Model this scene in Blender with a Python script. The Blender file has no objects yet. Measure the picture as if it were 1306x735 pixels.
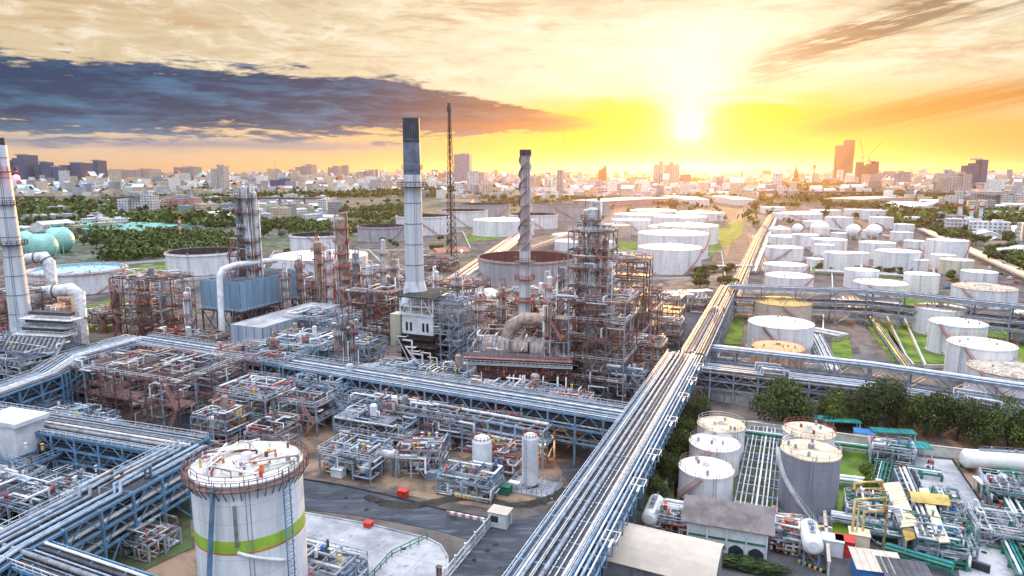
import bpy, math, random
from mathutils import Vector, noise as mnoise
R=math.radians
SC=bpy.context.scene
# ---------------------------------------------------------------- camera, sky, sun, exposure
CAM_H=60.0; PITCH=R(9.74); FPX=870.67
cam=bpy.data.cameras.new('camera'); camo=bpy.data.objects.new('camera',cam); SC.collection.objects.link(camo)
camo.location=(0,0,CAM_H); camo.rotation_euler=(R(90)-PITCH,0,0)
cam.lens=24.0; cam.sensor_width=36.0; cam.clip_start=0.5; cam.clip_end=90000
SC.camera=camo
SC.view_settings.view_transform='Standard'; SC.view_settings.look='None'
SC.view_settings.exposure=0.22; SC.view_settings.gamma=1.0
SC.render.engine='CYCLES'
SC.cycles.max_bounces=5; SC.cycles.diffuse_bounces=3; SC.cycles.glossy_bounces=2; SC.cycles.volume_bounces=0
SC.cycles.use_denoising=True; SC.cycles.use_adaptive_sampling=True; SC.cycles.adaptive_threshold=0.02
SC.cycles.sample_clamp_indirect=6
SC.cycles.caustics_reflective=False; SC.cycles.caustics_refractive=False
SUN_AZ=14.2; SUN_EL=5.0

class E:                                    # tiny shader-math expression wrapper
    nt=None
    def __init__(s,v): s.v=v
    @staticmethod
    def op(o,*a,clamp=False):
        n=E.nt.nodes.new('ShaderNodeMath'); n.operation=o; n.use_clamp=clamp
        for i,x in enumerate(a):
            x=x.v if isinstance(x,E) else x
            if isinstance(x,(int,float)): n.inputs[i].default_value=x
            else: E.nt.links.new(x,n.inputs[i])
        return E(n.outputs[0])
    def __add__(s,o): return E.op('ADD',s,o)
    __radd__=__add__
    def __sub__(s,o): return E.op('SUBTRACT',s,o)
    def __rsub__(s,o): return E.op('SUBTRACT',o,s)
    def __mul__(s,o): return E.op('MULTIPLY',s,o)
    __rmul__=__mul__
    def __truediv__(s,o): return E.op('DIVIDE',s,o)
def clamp(x): return E.op('MULTIPLY',x,1.0,clamp=True)
def sstep(x,a,b):
    n=E.nt.nodes.new('ShaderNodeMapRange'); n.interpolation_type='SMOOTHSTEP'
    E.nt.links.new(x.v,n.inputs[0]); n.inputs[1].default_value=a; n.inputs[2].default_value=b
    if a>b: n.inputs[1].default_value=b; n.inputs[2].default_value=a; n.inputs[3].default_value=1; n.inputs[4].default_value=0
    return E(n.outputs[0])
def gauss(x): return E.op('EXPONENT',(x*x)*-1.0)
def vec3(x,y,z):
    n=E.nt.nodes.new('ShaderNodeCombineXYZ')
    for i,q in enumerate((x,y,z)):
        q=q.v if isinstance(q,E) else q
        if isinstance(q,(int,float)): n.inputs[i].default_value=q
        else: E.nt.links.new(q,n.inputs[i])
    return n.outputs[0]
def nz(v,scale=1,detail=6,rough=.55,dist=0):
    n=E.nt.nodes.new('ShaderNodeTexNoise'); E.nt.links.new(v,n.inputs['Vector'])
    n.inputs['Scale'].default_value=scale; n.inputs['Detail'].default_value=detail
    n.inputs['Roughness'].default_value=rough; n.inputs['Distortion'].default_value=dist
    return E(n.outputs[0])
def mix(f,a,b,mode='MIX'):
    n=E.nt.nodes.new('ShaderNodeMix'); n.data_type='RGBA'; n.blend_type=mode
    for s,x in ((n.inputs[0],f),(n.inputs[6],a),(n.inputs[7],b)):
        x=x.v if isinstance(x,E) else x
        if isinstance(x,tuple): s.default_value=x if len(x)==4 else (*x,1)
        elif isinstance(x,(int,float)): s.default_value=x
        else: E.nt.links.new(x,s)
    return n.outputs[2]
def vscale(c,k):
    n=E.nt.nodes.new('ShaderNodeVectorMath'); n.operation='SCALE'; E.nt.links.new(c,n.inputs[0])
    if isinstance(k,E): E.nt.links.new(k.v,n.inputs[3])
    else: n.inputs[3].default_value=k
    return n.outputs[0]
def vadd(a,b):
    n=E.nt.nodes.new('ShaderNodeVectorMath'); n.operation='ADD'; E.nt.links.new(a,n.inputs[0]); E.nt.links.new(b,n.inputs[1]); return n.outputs[0]

def make_world():
    w=bpy.data.worlds.new('World'); SC.world=w; w.use_nodes=True; nt=w.node_tree; nt.nodes.clear(); E.nt=nt
    out=nt.nodes.new('ShaderNodeOutputWorld'); bg=nt.nodes.new('ShaderNodeBackground'); bg.inputs[1].default_value=0.1
    nt.links.new(bg.outputs[0],out.inputs[0])
    sky=nt.nodes.new('ShaderNodeTexSky'); sky.sky_type='NISHITA'; sky.sun_disc=False
    sky.sun_elevation=R(SUN_EL); sky.sun_rotation=R(SUN_AZ); sky.dust_density=2.0; sky.air_density=1.2
    tc=nt.nodes.new('ShaderNodeTexCoord'); sp=nt.nodes.new('ShaderNodeSeparateXYZ'); nt.links.new(tc.outputs['Generated'],sp.inputs[0])
    X,Y,Z=(E(sp.outputs[i]) for i in range(3))
    az=E.op('ARCTAN2',X,Y)*57.29578; el=E.op('ARCSINE',Z)*57.29578
    q=vec3(az*.05,el*.36,0.0)
    n1=nz(q,1.6,8,.6,.4)-.5; n2=nz(vec3(az*.13,el*1.1,3.0),1.3,9,.62,.6)-.5
    n3=nz(vec3(az*.33,el*1.6,7.0),1.5,8,.6,.3)-.5
    n5=nz(vec3(az*.11,el*.38,21.0),2.2,11,.66,.45)-.5
    # tilted coordinates for the wind-drawn streaks on the right
    et=el-az*.22
    n4=nz(vec3(az*.045,et*.9,11.0),1.5,9,.66,.8)-.5
    # base: horizon to upper cloud veil
    side=sstep(az,-32,12)
    hor=mix(side,(.95,.72,.50),(1.0,.66,.15)); hor=mix(sstep(az,16,33),hor,(.93,.50,.13))
    top=mix(sstep(az+n1*20,-26,-2),(.82,.66,.43),(1.0,.88,.60)); top=mix(sstep(az,17,30),top,(.92,.84,.58))
    c=mix(sstep(el+n1*3,2.0,6.5),hor,top)
    c=mix(clamp(sstep(n1*1.0+n2*.7,-.02,.2)*sstep(el,6,8)*.85),c,(.70,.47,.26)); c=mix(clamp(sstep(n5*-1.0+n3*.3,.03,.18)*sstep(el,5,7.5)*.5),c,(.62,.46,.29)); c=mix(clamp(sstep(n5,-.02,.14)*sstep(el,5,7.5)*.6),c,(1.15,1.05,.85))     # tan wisps high up
    c=mix(clamp(gauss((el-13.4)/1.3)*sstep(n1+n2*.4,-.16,.06)*sstep(az,0,9)*1.0),c,(.50,.33,.17))
    # saturated yellow round the sun
    yel=gauss((az-13.5)/13.0)*sstep(el+n2*2.2+n1*2,6.6,4.4)
    c=mix(clamp(yel*1.5),c,(1.0,.60,.0))
    c=mix(clamp(gauss((el-.2)/1.1)*gauss((az-13)/22)*.9),c,(1.0,.55,.13))
    # right: orange band and grey-brown streak
    b=gauss((el-(3.9+(az.__sub__(28))*.16)+n4*2.2)/1.0)*sstep(az,17,25)
    c=mix(clamp(b*1.0),c,(.72,.33,.07))
    s2=gauss((el-(8.9+(az-23)*.30)+n4*3.5)/1.0)*sstep(az,17,20)*sstep(n4+n2*.7,-.2,.06)*1.3
    c=mix(clamp(s2*1.25),c,(.33,.22,.12))
    s3=gauss((el-(11.3+(az-32)*.1)+n4*2)/1.3)*sstep(az,24,33)*sstep(n4+n2*.5,-.12,.1)
    c=mix(clamp(s3*1.2),c,(.32,.28,.22))
    # white glare core and plume
    dx=(az-14.2)*.97; dy=el-3.4
    rad=E.op('SQRT',dx*dx+dy*dy*1.2+n3*1.2*(dx*dx)*.4); core=gauss(rad/1.1)*1.0+gauss(rad/2.6)*.5
    plume=gauss(dx/(.8+E.op('MAXIMUM',el-3.4,0.0)*.85+n2*6))*sstep(el+n2*3+n3*1.5,1.8,6.5)*sstep(el,17,9)
    top2=gauss((az-6+n1*10)/15)*gauss((el-8.6+n1*5+n3*1.5)/3.0)
    gl=clamp(core+plume*.72+top2*.3)
    c=mix(gl,c,(1.12,1.08,.93))
    # dark blue cloud bank on the left
    t=(az+22)/26.0
    ctr=5.15-t*t*.75-sstep(az,-12,8)*.55; hw=2.75-sstep(az,-16,8)*2.3
    w_=1.0-E.op('ABSOLUTE',(el-ctr+n2*1.0)/hw)
    m=sstep(w_+n2*1.8+n3*1.1+n1*.6,-.04,.26)*sstep(az+n2*7,7.5,1.5)*sstep(az,-80,-50)
    dk=mix(clamp((n2*2.9+n3*1.8+n1*1.5+(el-ctr)*-.10+.22)),(.0,.055,.16),(.07,.24,.44)); dk=mix(sstep(az,-14,4),dk,mix(clamp(n2*2+.5),(.17,.085,.09),(.33,.19,.15)))
    c=mix(clamp(m*1.0),c,dk)
    # thin lower band
    m2=gauss((el-1.95+n2*.9)/.42)*sstep(az,-4,-16)*sstep(n1+n2*.6,-.25,.0)
    c=mix(clamp(m2*.85),c,(.33,.37,.50))
    m3=gauss((el-3.6+n2*1.4)/.28)*sstep(az,9,4)*sstep(az,-12,-2)
    c=mix(clamp(m3*.7),c,(.42,.17,.09))
    # unseen cool cloud cover overhead and behind, brightened to light the white tanks
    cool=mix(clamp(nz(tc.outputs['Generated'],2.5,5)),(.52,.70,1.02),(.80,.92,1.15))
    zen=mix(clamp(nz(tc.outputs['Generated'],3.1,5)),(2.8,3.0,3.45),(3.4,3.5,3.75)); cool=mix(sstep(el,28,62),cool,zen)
    c=vscale(c,.92)
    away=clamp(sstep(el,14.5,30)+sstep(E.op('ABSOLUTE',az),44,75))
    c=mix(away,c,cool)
    c=mix(sstep(el,-.3,-1.2),c,(.35,.33,.3))
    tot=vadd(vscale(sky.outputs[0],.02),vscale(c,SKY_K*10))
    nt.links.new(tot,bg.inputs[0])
    w.cycles.sampling_method='MANUAL'; w.cycles.sample_map_resolution=512
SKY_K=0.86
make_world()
sun=bpy.data.lights.new('sun','SUN'); sun.energy=4.8; sun.angle=R(.6); sun.color=(1,.52,.17)
suno=bpy.data.objects.new('sun',sun); SC.collection.objects.link(suno); suno.location=(0,0,300)
_d=Vector((math.sin(R(SUN_AZ))*math.cos(R(SUN_EL)),math.cos(R(SUN_AZ))*math.cos(R(SUN_EL)),math.sin(R(SUN_EL))))
suno.rotation_euler=_d.to_track_quat('Z','Y').to_euler()

# ---------------------------------------------------------------- measuring from the photograph
cp,sp_=math.cos(PITCH),math.sin(PITCH)
def G(px,py,z=0.0):
    cx=(px-653)/FPX; cy=(367.5-py)/FPX; dz=-sp_+cy*cp; t=(z-CAM_H)/dz
    return Vector((cx*t,(cp+cy*sp_)*t,z))
def PJ(p):
    z=p[2]-CAM_H; d=p[1]*cp-z*sp_; u=p[1]*sp_+z*cp
    return 653+FPX*p[0]/d,367.5-FPX*u/d,d
def zat(p,py):                              # height above p that shows at picture row py
    lo,hi=-5.,400.
    for _ in range(40):
        m=(lo+hi)/2
        if PJ((p[0],p[1],m))[1]>py: lo=m
        else: hi=m
    return lo
def ppm(p): return FPX/PJ(p)[2]
ANG=R(22)                                   # the plant's grid is turned 22 degrees
UU=Vector((math.sin(ANG),math.cos(ANG),0)); VV=Vector((math.cos(ANG),-math.sin(ANG),0))

# ---------------------------------------------------------------- materials
MATS={}
r_=float
def mat(name,col,rough=.6,metal=0.0,var=.25,scale=.6,col2=None,streak=False,bump=0,seams=None,fine=True):
    if name in MATS: return MATS[name]
    m=bpy.data.materials.new(name); m.use_nodes=True; nt=m.node_tree; E.nt=nt; b=nt.nodes['Principled BSDF']
    b.inputs['Roughness'].default_value=rough; b.inputs['Metallic'].default_value=metal
    tc=nt.nodes.new('ShaderNodeTexCoord'); geo=nt.nodes.new('ShaderNodeNewGeometry')
    mp=nt.nodes.new('ShaderNodeMapping'); nt.links.new(geo.outputs['Position'],mp.inputs[0])
    if streak: mp.inputs['Scale'].default_value=(1.2,1.2,.12)
    n=nz(mp.outputs[0],scale,6,.65); 
    dark=tuple(x*(1-var) for x in col); lite=tuple(min(1,x*(1+var*.5)) for x in col)
    if col2: dark=col2
    c=mix(sstep(n,.36,.62),dark,lite)
    if fine:
        n2=nz(geo.outputs['Position'],scale*6,4,.6); c=mix(clamp((n2-.45)*1.2*var),c,tuple(x*.35 for x in col))
    if seams:                                # plate courses of height `seams`
        s=nt.nodes.new('ShaderNodeSeparateXYZ'); nt.links.new(tc.outputs['Object'],s.inputs[0])
        f=E.op('FRACT',E(s.outputs[2])/seams); ln=sstep(f,.07,.0)
        ang=E.op('ARCTAN2',E(s.outputs[0]),E(s.outputs[1])); f2=E.op('FRACT',ang*3.8197); ln2=sstep(f2,.02,.0)
        c=mix(clamp((ln+ln2)*.45),c,tuple(x*.4 for x in col)); st=nz(vec3(ang*r_(9.0),E(s.outputs[2])*.08,4.0),1.0,5,.7); c=mix(clamp(sstep(st,.50,.72)*.6),c,(col[0]*.62,col[1]*.5,col[2]*.42))
    nt.links.new(c,b.inputs['Base Color'])
    if bump:
        bn=nt.nodes.new('ShaderNodeBump'); bn.inputs[0].default_value=bump; bn.inputs[1].default_value=.1
        nt.links.new(n.v,bn.inputs['Height']); nt.links.new(bn.outputs[0],b.inputs['Normal'])
    MATS[name]=m; return m
M=lambda k:MATS[k]
mat('white_paint',(.80,.81,.84),.45,var=.16,scale=.25,streak=True,seams=2.4)
mat('white_roof',(.82,.81,.78),.5,var=.12,scale=.3)
mat('white_steel',(.72,.74,.77),.45,var=.2,scale=.5)
mat('pale_grey',(.42,.43,.46),.5,var=.2,scale=.3,streak=True,seams=2.2)
mat('tan_roof',(.66,.55,.40),.8,var=.35,scale=.5)
mat('rock_roof',(.55,.47,.38),.9,var=.5,scale=.9)
mat('yellow_roof',(.62,.46,.16),.7,var=.25,scale=.4)
mat('cream_shell',(.70,.66,.52),.5,var=.2,scale=.3,streak=True,seams=2.4)
mat('rust_shell',(.62,.46,.30),.7,var=.45,scale=.8,streak=True,col2=(.36,.2,.11))
mat('rust_roof',(.55,.30,.10),.8,var=.5,scale=1.2,col2=(.62,.5,.35))
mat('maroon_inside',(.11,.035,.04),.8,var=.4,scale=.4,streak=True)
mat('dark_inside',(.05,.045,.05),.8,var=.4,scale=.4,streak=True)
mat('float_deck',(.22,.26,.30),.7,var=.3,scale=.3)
mat('float_pale',(.36,.52,.62),.6,var=.2,scale=.3)
mat('grey_tank',(.26,.27,.32),.5,var=.22,scale=.35,streak=True,seams=2.4)
mat('grey_blue_steel',(.16,.28,.42),.5,var=.3,scale=.7)
mat('blue_steel',(.12,.26,.42),.5,var=.3,scale=.7)
mat('pale_steel',(.28,.33,.40),.5,var=.35,scale=.7)
mat('dark_steel',(.025,.028,.035),.6,var=.4,scale=.7)
mat('brown_steel',(.19,.10,.09),.65,var=.4,scale=.9,col2=(.07,.04,.04))
mat('red_steel',(.34,.05,.035),.6,var=.4,scale=.9)
mat('orange_steel',(.62,.24,.06),.6,var=.4,scale=.9)
mat('pink_rail',(.42,.20,.18),.6,var=.3,scale=.9)
mat('cladding',(.62,.63,.65),.5,.15,var=.3,scale=.8)
mat('cladding_dull',(.26,.27,.29),.5,.2,var=.35,scale=.8)
mat('cladding_warm',(.40,.29,.24),.55,.1,var=.4,scale=.8)
mat('cladding_dark',(.06,.065,.08),.6,.1,var=.35,scale=.8)
mat('pipe_blue',(.33,.42,.52),.5,.1,var=.3,scale=.7)
mat('pipe_green',(.025,.17,.12),.45,var=.3,scale=.7)
mat('teal_sheet',(.02,.25,.24),.5,var=.3,scale=.4)
mat('teal_sphere',(.30,.62,.56),.45,var=.2,scale=.15)
mat('yellow_paint',(.62,.43,.12),.5,var=.25,scale=.8)
mat('yellow_pipe',(.62,.44,.16),.5,var=.3,scale=.8)
mat('cream_sheet',(.76,.70,.47),.55,var=.2,scale=.6)
mat('lime_band',(.36,.54,.06),.45,var=.12,scale=.5)
mat('orange_band',(.60,.20,.05),.5,var=.2,scale=.5)
mat('red_paint',(.62,.05,.04),.45,var=.2,scale=.8)
mat('blue_paint',(.05,.20,.50),.45,var=.2,scale=.8)
mat('cooler_blue',(.22,.35,.47),.5,var=.2,scale=.25,streak=True)
mat('cooler_pale',(.40,.45,.52),.5,var=.2,scale=.25,streak=True)
mat('stack_white',(.66,.68,.72),.45,var=.2,scale=.3,streak=True)
mat('stack_dark',(.035,.045,.065),.6,var=.3,scale=.4)
mat('stack_grey',(.16,.20,.27),.55,var=.3,scale=.4)
mat('stack_pink',(.46,.37,.36),.6,var=.35,scale=.5,streak=True)
mat('soot_black',(.012,.012,.014),.8,var=.3)
mat('asphalt',(.045,.053,.07),.85,var=.35,scale=.12,bump=.2)
mat('concrete',(.40,.40,.42),.85,var=.3,scale=.1,col2=(.24,.25,.28))
mat('concrete_dark',(.10,.10,.115),.85,var=.4,scale=.15)
mat('dirt',(.25,.17,.115),.95,var=.4,scale=.13,col2=(.07,.055,.045))
mat('dirt_dark',(.045,.04,.035),.95,var=.45,scale=.2)
mat('pad_ground',(.12,.10,.09),.95,var=.5,scale=.09,col2=(.045,.045,.045))
mat('grass_ground',(.12,.20,.015),.95,var=.4,scale=.12,col2=(.04,.085,.012))
mat('grass_dark',(.06,.10,.03),.95,var=.5,scale=.2,col2=(.07,.06,.04))
mat('corrugated',(.20,.17,.17),.6,var=.35,scale=.4)
mat('sheet_white',(.66,.64,.60),.55,var=.2,scale=.3)
mat('sheet_tan',(.56,.48,.40),.6,var=.1,scale=.4)
mat('wall_white',(.70,.72,.74),.7,var=.15,scale=.4)
mat('glass_dark',(.03,.05,.07),.15,var=.1)
mat('leaf_dark',(.035,.062,.014),.85,var=.45,scale=.5,col2=(.018,.034,.012))
mat('leaf_mid',(.07,.115,.02),.85,var=.4,scale=.5,col2=(.03,.055,.016))
mat('leaf_lime',(.14,.19,.03),.85,var=.4,scale=.5,col2=(.06,.10,.02))
mat('bark',(.10,.07,.05),.9,var=.3)
mat('steam',(.9,.8,.7),.9)
mat('tower_blue',(.07,.13,.22),.4,var=.2,scale=.05)
mat('tower_grey',(.22,.22,.27),.5,var=.2,scale=.05)
mat('brick_red',(.32,.07,.04),.7,var=.3)

def window_mat(name,wall,glass,sx,sz,fx=.55,fz=.5,rough=.6):
    if name in MATS: return MATS[name]
    m=bpy.data.materials.new(name); m.use_nodes=True; nt=m.node_tree; E.nt=nt; b=nt.nodes['Principled BSDF']
    tc=nt.nodes.new('ShaderNodeTexCoord'); s=nt.nodes.new('ShaderNodeSeparateXYZ'); nt.links.new(tc.outputs['Object'],s.inputs[0])
    u=E(s.outputs[0])+E(s.outputs[1]); fu=E.op('FRACT',(u+500.0)/sx); fv=E.op('FRACT',E(s.outputs[2])/sz)
    w=E.op('LESS_THAN',fu,fx)*E.op('LESS_THAN',fv,fz)
    oi=nt.nodes.new('ShaderNodeObjectInfo')
    geo=nt.nodes.new('ShaderNodeNewGeometry'); n=nz(geo.outputs['Position'],.12,4)
    wc=mix(sstep(n,.35,.65),tuple(x*.75 for x in wall),wall)
    nt.links.new(mix(w,wc,glass),b.inputs['Base Color']); b.inputs['Roughness'].default_value=rough
    MATS[name]=m; return m
window_mat('block_white',(.72,.72,.72),(.12,.16,.22),4.2,3.4)
window_mat('block_cream',(.66,.56,.44),(.16,.14,.14),3.6,3.2)
window_mat('block_pink',(.62,.36,.34),(.30,.14,.16),3.4,3.2)
window_mat('block_grey',(.36,.38,.42),(.09,.11,.15),3.4,3.2)
window_mat('tower_windows_blue',(.05,.13,.27),(.02,.05,.10),5,3.4,.7,.6)
window_mat('tower_windows_grey',(.36,.38,.44),(.09,.11,.16),5,3.4,.6,.55)
window_mat('tower_windows_brown',(.15,.11,.11),(.08,.05,.06),6,3.6,.6,.6)
window_mat('tower_windows_pale',(.55,.52,.50),(.22,.2,.2),6,3.6,.6,.6)

# ---------------------------------------------------------------- mesh builder
KIDS={}
class MB:
    def __init__(s): s.v=[];s.f=[];s.s=[];s.m=[]
    def quad(s,a,b,c,d,m=0,sm=False):
        n=len(s.v); s.v+=[tuple(a),tuple(b),tuple(c),tuple(d)]; s.f.append((n,n+1,n+2,n+3)); s.s.append(sm); s.m.append(m); return s
    def poly(s,pts,m=0):
        n=len(s.v); s.v+=[tuple(p) for p in pts]; s.f.append(tuple(range(n,n+len(pts)))); s.s.append(False); s.m.append(m); return s
    def box(s,c,d,rz=0.0,m=0):
        hx,hy,hz=d[0]/2,d[1]/2,d[2]/2; ca,sa=math.cos(rz),math.sin(rz); n=len(s.v)
        for z in (-hz,hz):
            for x,y in ((-hx,-hy),(hx,-hy),(hx,hy),(-hx,hy)):
                s.v.append((c[0]+x*ca-y*sa,c[1]+x*sa+y*ca,c[2]+z))
        for q in ((3,2,1,0),(4,5,6,7),(0,1,5,4),(1,2,6,5),(2,3,7,6),(3,0,4,7)):
            s.f.append(tuple(n+i for i in q)); s.s.append(False); s.m.append(m)
        return s
    def bar(s,a,b,w=.2,h=None,m=0):
        a=Vector(a);b=Vector(b);h=h or w;t=b-a
        if t.length<1e-5: return s
        t.normalize(); u=Vector((0,0,1)) if abs(t.z)<.9 else Vector((0,1,0))
        x=t.cross(u).normalized()*w/2; y=x.cross(t).normalized()*h/2; n=len(s.v)
        for p in (a,b):
            for q in (-x-y,x-y,x+y,-x+y): s.v.append(tuple(p+q))
        for q in ((0,1,2,3),(7,6,5,4),(4,5,1,0),(5,6,2,1),(6,7,3,2),(7,4,0,3)):
            s.f.append(tuple(n+i for i in q)); s.s.append(False); s.m.append(m)
        return s
    def tube(s,pts,r,n=7,m=0,caps=True):
        P=[Vector(p) for p in pts]; k=len(P); rs=r if isinstance(r,(list,tuple)) else [r]*k; base=len(s.v); u=None
        for i in range(k):
            a=(P[i]-P[i-1]).normalized() if i else None; b=(P[i+1]-P[i]).normalized() if i<k-1 else None
            t=(a+b) if (a and b) else (a or b)
            if t.length<1e-4: t=Vector(b)
            t.normalize()
            if u is None: u=(Vector((0,0,1)) if abs(t.z)<.9 else Vector((1,0,0)))
            x=t.cross(u)
            if x.length<1e-3: x=t.cross(Vector((1,.3,.2)))
            x.normalize(); y=x.cross(t).normalized(); u=y
            kx=1.0
            if a and b: kx=1/max(.5,math.sqrt(max(.01,(1+a.dot(b))/2)))
            side=None
            if kx>1.02: side=(b-a).normalized()
            for j in range(n):
                w=2*math.pi*(j+.5)/n; q=x*math.cos(w)*rs[i]+y*math.sin(w)*rs[i]
                if side is not None: q+=side*q.dot(side)*(kx-1)
                s.v.append(tuple(P[i]+q))
        for i in range(k-1):
            for j in range(n):
                a0=base+i*n+j; a1=base+i*n+(j+1)%n
                s.f.append((a0,a1,a1+n,a0+n)); s.s.append(True); s.m.append(m)
        if caps:
            for st,rev in ((base,False),(base+(k-1)*n,True)):
                nn=len(s.v); s.v+=[s.v[st+j] for j in range(n)]; ix=[nn+j for j in range(n)]
                s.f.append(tuple(ix if rev else ix[::-1])); s.s.append(False); s.m.append(m)
        return s
    def lathe(s,prof,n=24,c=(0,0,0),m=0,arc=None,sm=True,axis='z'):
        a0,a1=arc or (0,2*math.pi); full=arc is None; cols=n if full else n+1
        for k in range(len(prof)-1):
            base=len(s.v)
            for (r,z) in prof[k:k+2]:
                for j in range(cols):
                    w=a0+(a1-a0)*j/n; x,y=r*math.cos(w),r*math.sin(w)
                    if axis=='z': s.v.append((c[0]+x,c[1]+y,c[2]+z))
                    elif axis=='x': s.v.append((c[0]+z,c[1]+x,c[2]+y))
                    else: s.v.append((c[0]+x,c[1]+z,c[2]+y))
            for j in range(n):
                b=(j+1)%cols
                s.f.append((base+j,base+b,base+cols+b,base+cols+j)); s.s.append(sm); s.m.append(m)
        return s
    def cyl(s,c,r,h,n=20,m=0,top=True): return s.lathe([(r,0),(r,h)]+([(0,h)] if top else []),n,c,m)
    def build(s,name,mt,parent=None,kind=None,label=None):
        me=bpy.data.meshes.new(name); me.from_pydata(s.v,[],s.f)
        me.polygons.foreach_set('use_smooth',s.s)
        ms=mt if isinstance(mt,(list,tuple)) else [mt]
        for x in ms: me.materials.append(MATS[x] if isinstance(x,str) else x)
        if len(ms)>1: me.polygons.foreach_set('material_index',s.m)
        me.update(); o=bpy.data.objects.new(name,me); SC.collection.objects.link(o)
        if parent: o.parent=parent; KIDS.setdefault(parent.name,[]).append(o)
        if kind: o['kind']=kind
        if label: o['label']=label
        return o
def tag(o,label=None,cat=None,group=None,kind=None):
    if cat and not kind: kind='thing'
    for k,v in (('label',label),('category',cat),('group',group),('kind',kind)):
        if v: o[k]=v
    return o
def thing(name,label,cat,loc=(0,0,0),rz=0.0,group=None):
    o=bpy.data.objects.new(name,None); SC.collection.objects.link(o); o.location=loc; o.rotation_euler=(0,0,rz)
    o.empty_display_size=.5
    return tag(o,label,cat,group)
def copy_tree(o,parent=None):
    c=o.copy(); SC.collection.objects.link(c)
    if parent: c.parent=parent; KIDS.setdefault(parent.name,[]).append(c)
    for ch in KIDS.get(o.name,[]): copy_tree(ch,c)
    return c
ORD=['nearest','second','third','fourth','fifth','sixth','seventh','eighth','ninth','tenth','eleventh','twelfth','thirteenth','fourteenth','fifteenth','sixteenth','seventeenth','eighteenth','nineteenth','twentieth']
def ordw(i):
    if i<20: return ORD[i]
    t=['','','twenty','thirty','forty','fifty','sixty','seventy','eighty','ninety']; n=i+1
    u=['','first','second','third','fourth','fifth','sixth','seventh','eighth','ninth']
    return (t[n//10]+('-'+u[n%10] if n%10 else 'th')).replace('yth','ieth')
# ================================================================ SETTING: ground sheets, roads, lawns
def sheet(name,pix,z,m,world=False):
    mb=MB(); mb.poly([(*(p if world else G(p[0],p[1]))[:2],z) for p in pix][::-1])
    return tag(mb.build(name,m),kind='structure')
def ground_material():
    m=bpy.data.materials.new('plain_ground'); m.use_nodes=True; nt=m.node_tree; E.nt=nt; b=nt.nodes['Principled BSDF']
    geo=nt.nodes.new('ShaderNodeNewGeometry'); p=geo.outputs['Position']
    a=nz(p,.006,7,.6); c=nz(p,.03,6,.7); d=nz(p,.12,4,.6)
    col=mix(sstep(c,.42,.58),(.035,.06,.02),(.13,.13,.11)); col=mix(sstep(a,.45,.6),col,(.05,.07,.03)); col=mix(clamp((d-.5)*3),col,(.32,.31,.30))
    nt.links.new(col,b.inputs['Base Color']); b.inputs['Roughness'].default_value=.95; MATS['plain_ground']=m
ground_material()
mb=MB(); N_=64
for ring in ((0,900),(900,4000),(4000,26000)):
    for j in range(N_):
        a,b=2*math.pi*j/N_,2*math.pi*(j+1)/N_
        if ring[0]==0: mb.poly([(0,0,0),(ring[1]*math.cos(a),ring[1]*math.sin(a),0),(ring[1]*math.cos(b),ring[1]*math.sin(b),0)])
        else: mb.quad(*[(r*math.cos(w),r*math.sin(w),0) for r,w in ((ring[0],a),(ring[1],a),(ring[1],b),(ring[0],b))])
tag(mb.build('ground','plain_ground'),kind='structure')
sheet('plant_ground',[(-500,735),(-300,430),(0,330),(160,345),(330,320),(520,300),(700,285),(780,262),(960,262),(1140,262),(1306,345),(1500,420),(1700,735),(1500,1000),(-500,1000)],.04,'pad_ground')
sheet('dirt_ground',[(385,606),(560,640),(650,652),(720,640),(790,560),(700,470),(450,480),(330,520),(300,600)],.08,'dirt')
sheet('gravel_ground',[(170,700),(250,600),(300,560),(300,735),(280,900),(120,900),(120,740)],.08,'dirt')
sheet('dirt_ground',[(776,372),(890,352),(908,372),(850,408),(770,420)],.08,'dirt')
sheet('asphalt_road',[(150,552),(300,500),(420,495),(330,540),(385,614),(470,622),(560,648),(640,668),(760,640),(800,700),(770,850),(540,850),(560,735),(600,690),(560,678),(470,660),(385,650),(280,680),(200,600)],.12,'asphalt')
sheet('asphalt_road',[(690,560),(790,480),(850,420),(900,385),(925,372),(940,380),(900,425),(850,500),(790,600),(740,640)],.12,'asphalt')
sheet('asphalt_road',[(915,300),(950,262),(960,262),(935,300),(915,372),(900,372)],.12,'dirt')
sheet('asphalt_road',[(1085,400),(1098,400),(1140,520),(1112,520)],.12,'concrete_dark')
sheet('concrete_yard',[(385,655),(470,670),(545,688),(566,700),(572,725),(560,760),(540,860),(360,860),(300,760)],.16,'concrete')
sheet('concrete_yard',[(1160,583),(1215,588),(1250,640),(1306,735),(1330,800),(1240,800),(1215,700),(1180,640),(1150,610)],.16,'concrete')
sheet('concrete_yard',[(840,640),(1100,660),(1300,700),(1400,800),(700,1000),(760,735)],.12,'concrete_dark')
sheet('concrete_yard',[(1200,560),(1420,590),(1500,800),(1330,800),(1250,640)],.12,'dirt')
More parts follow.
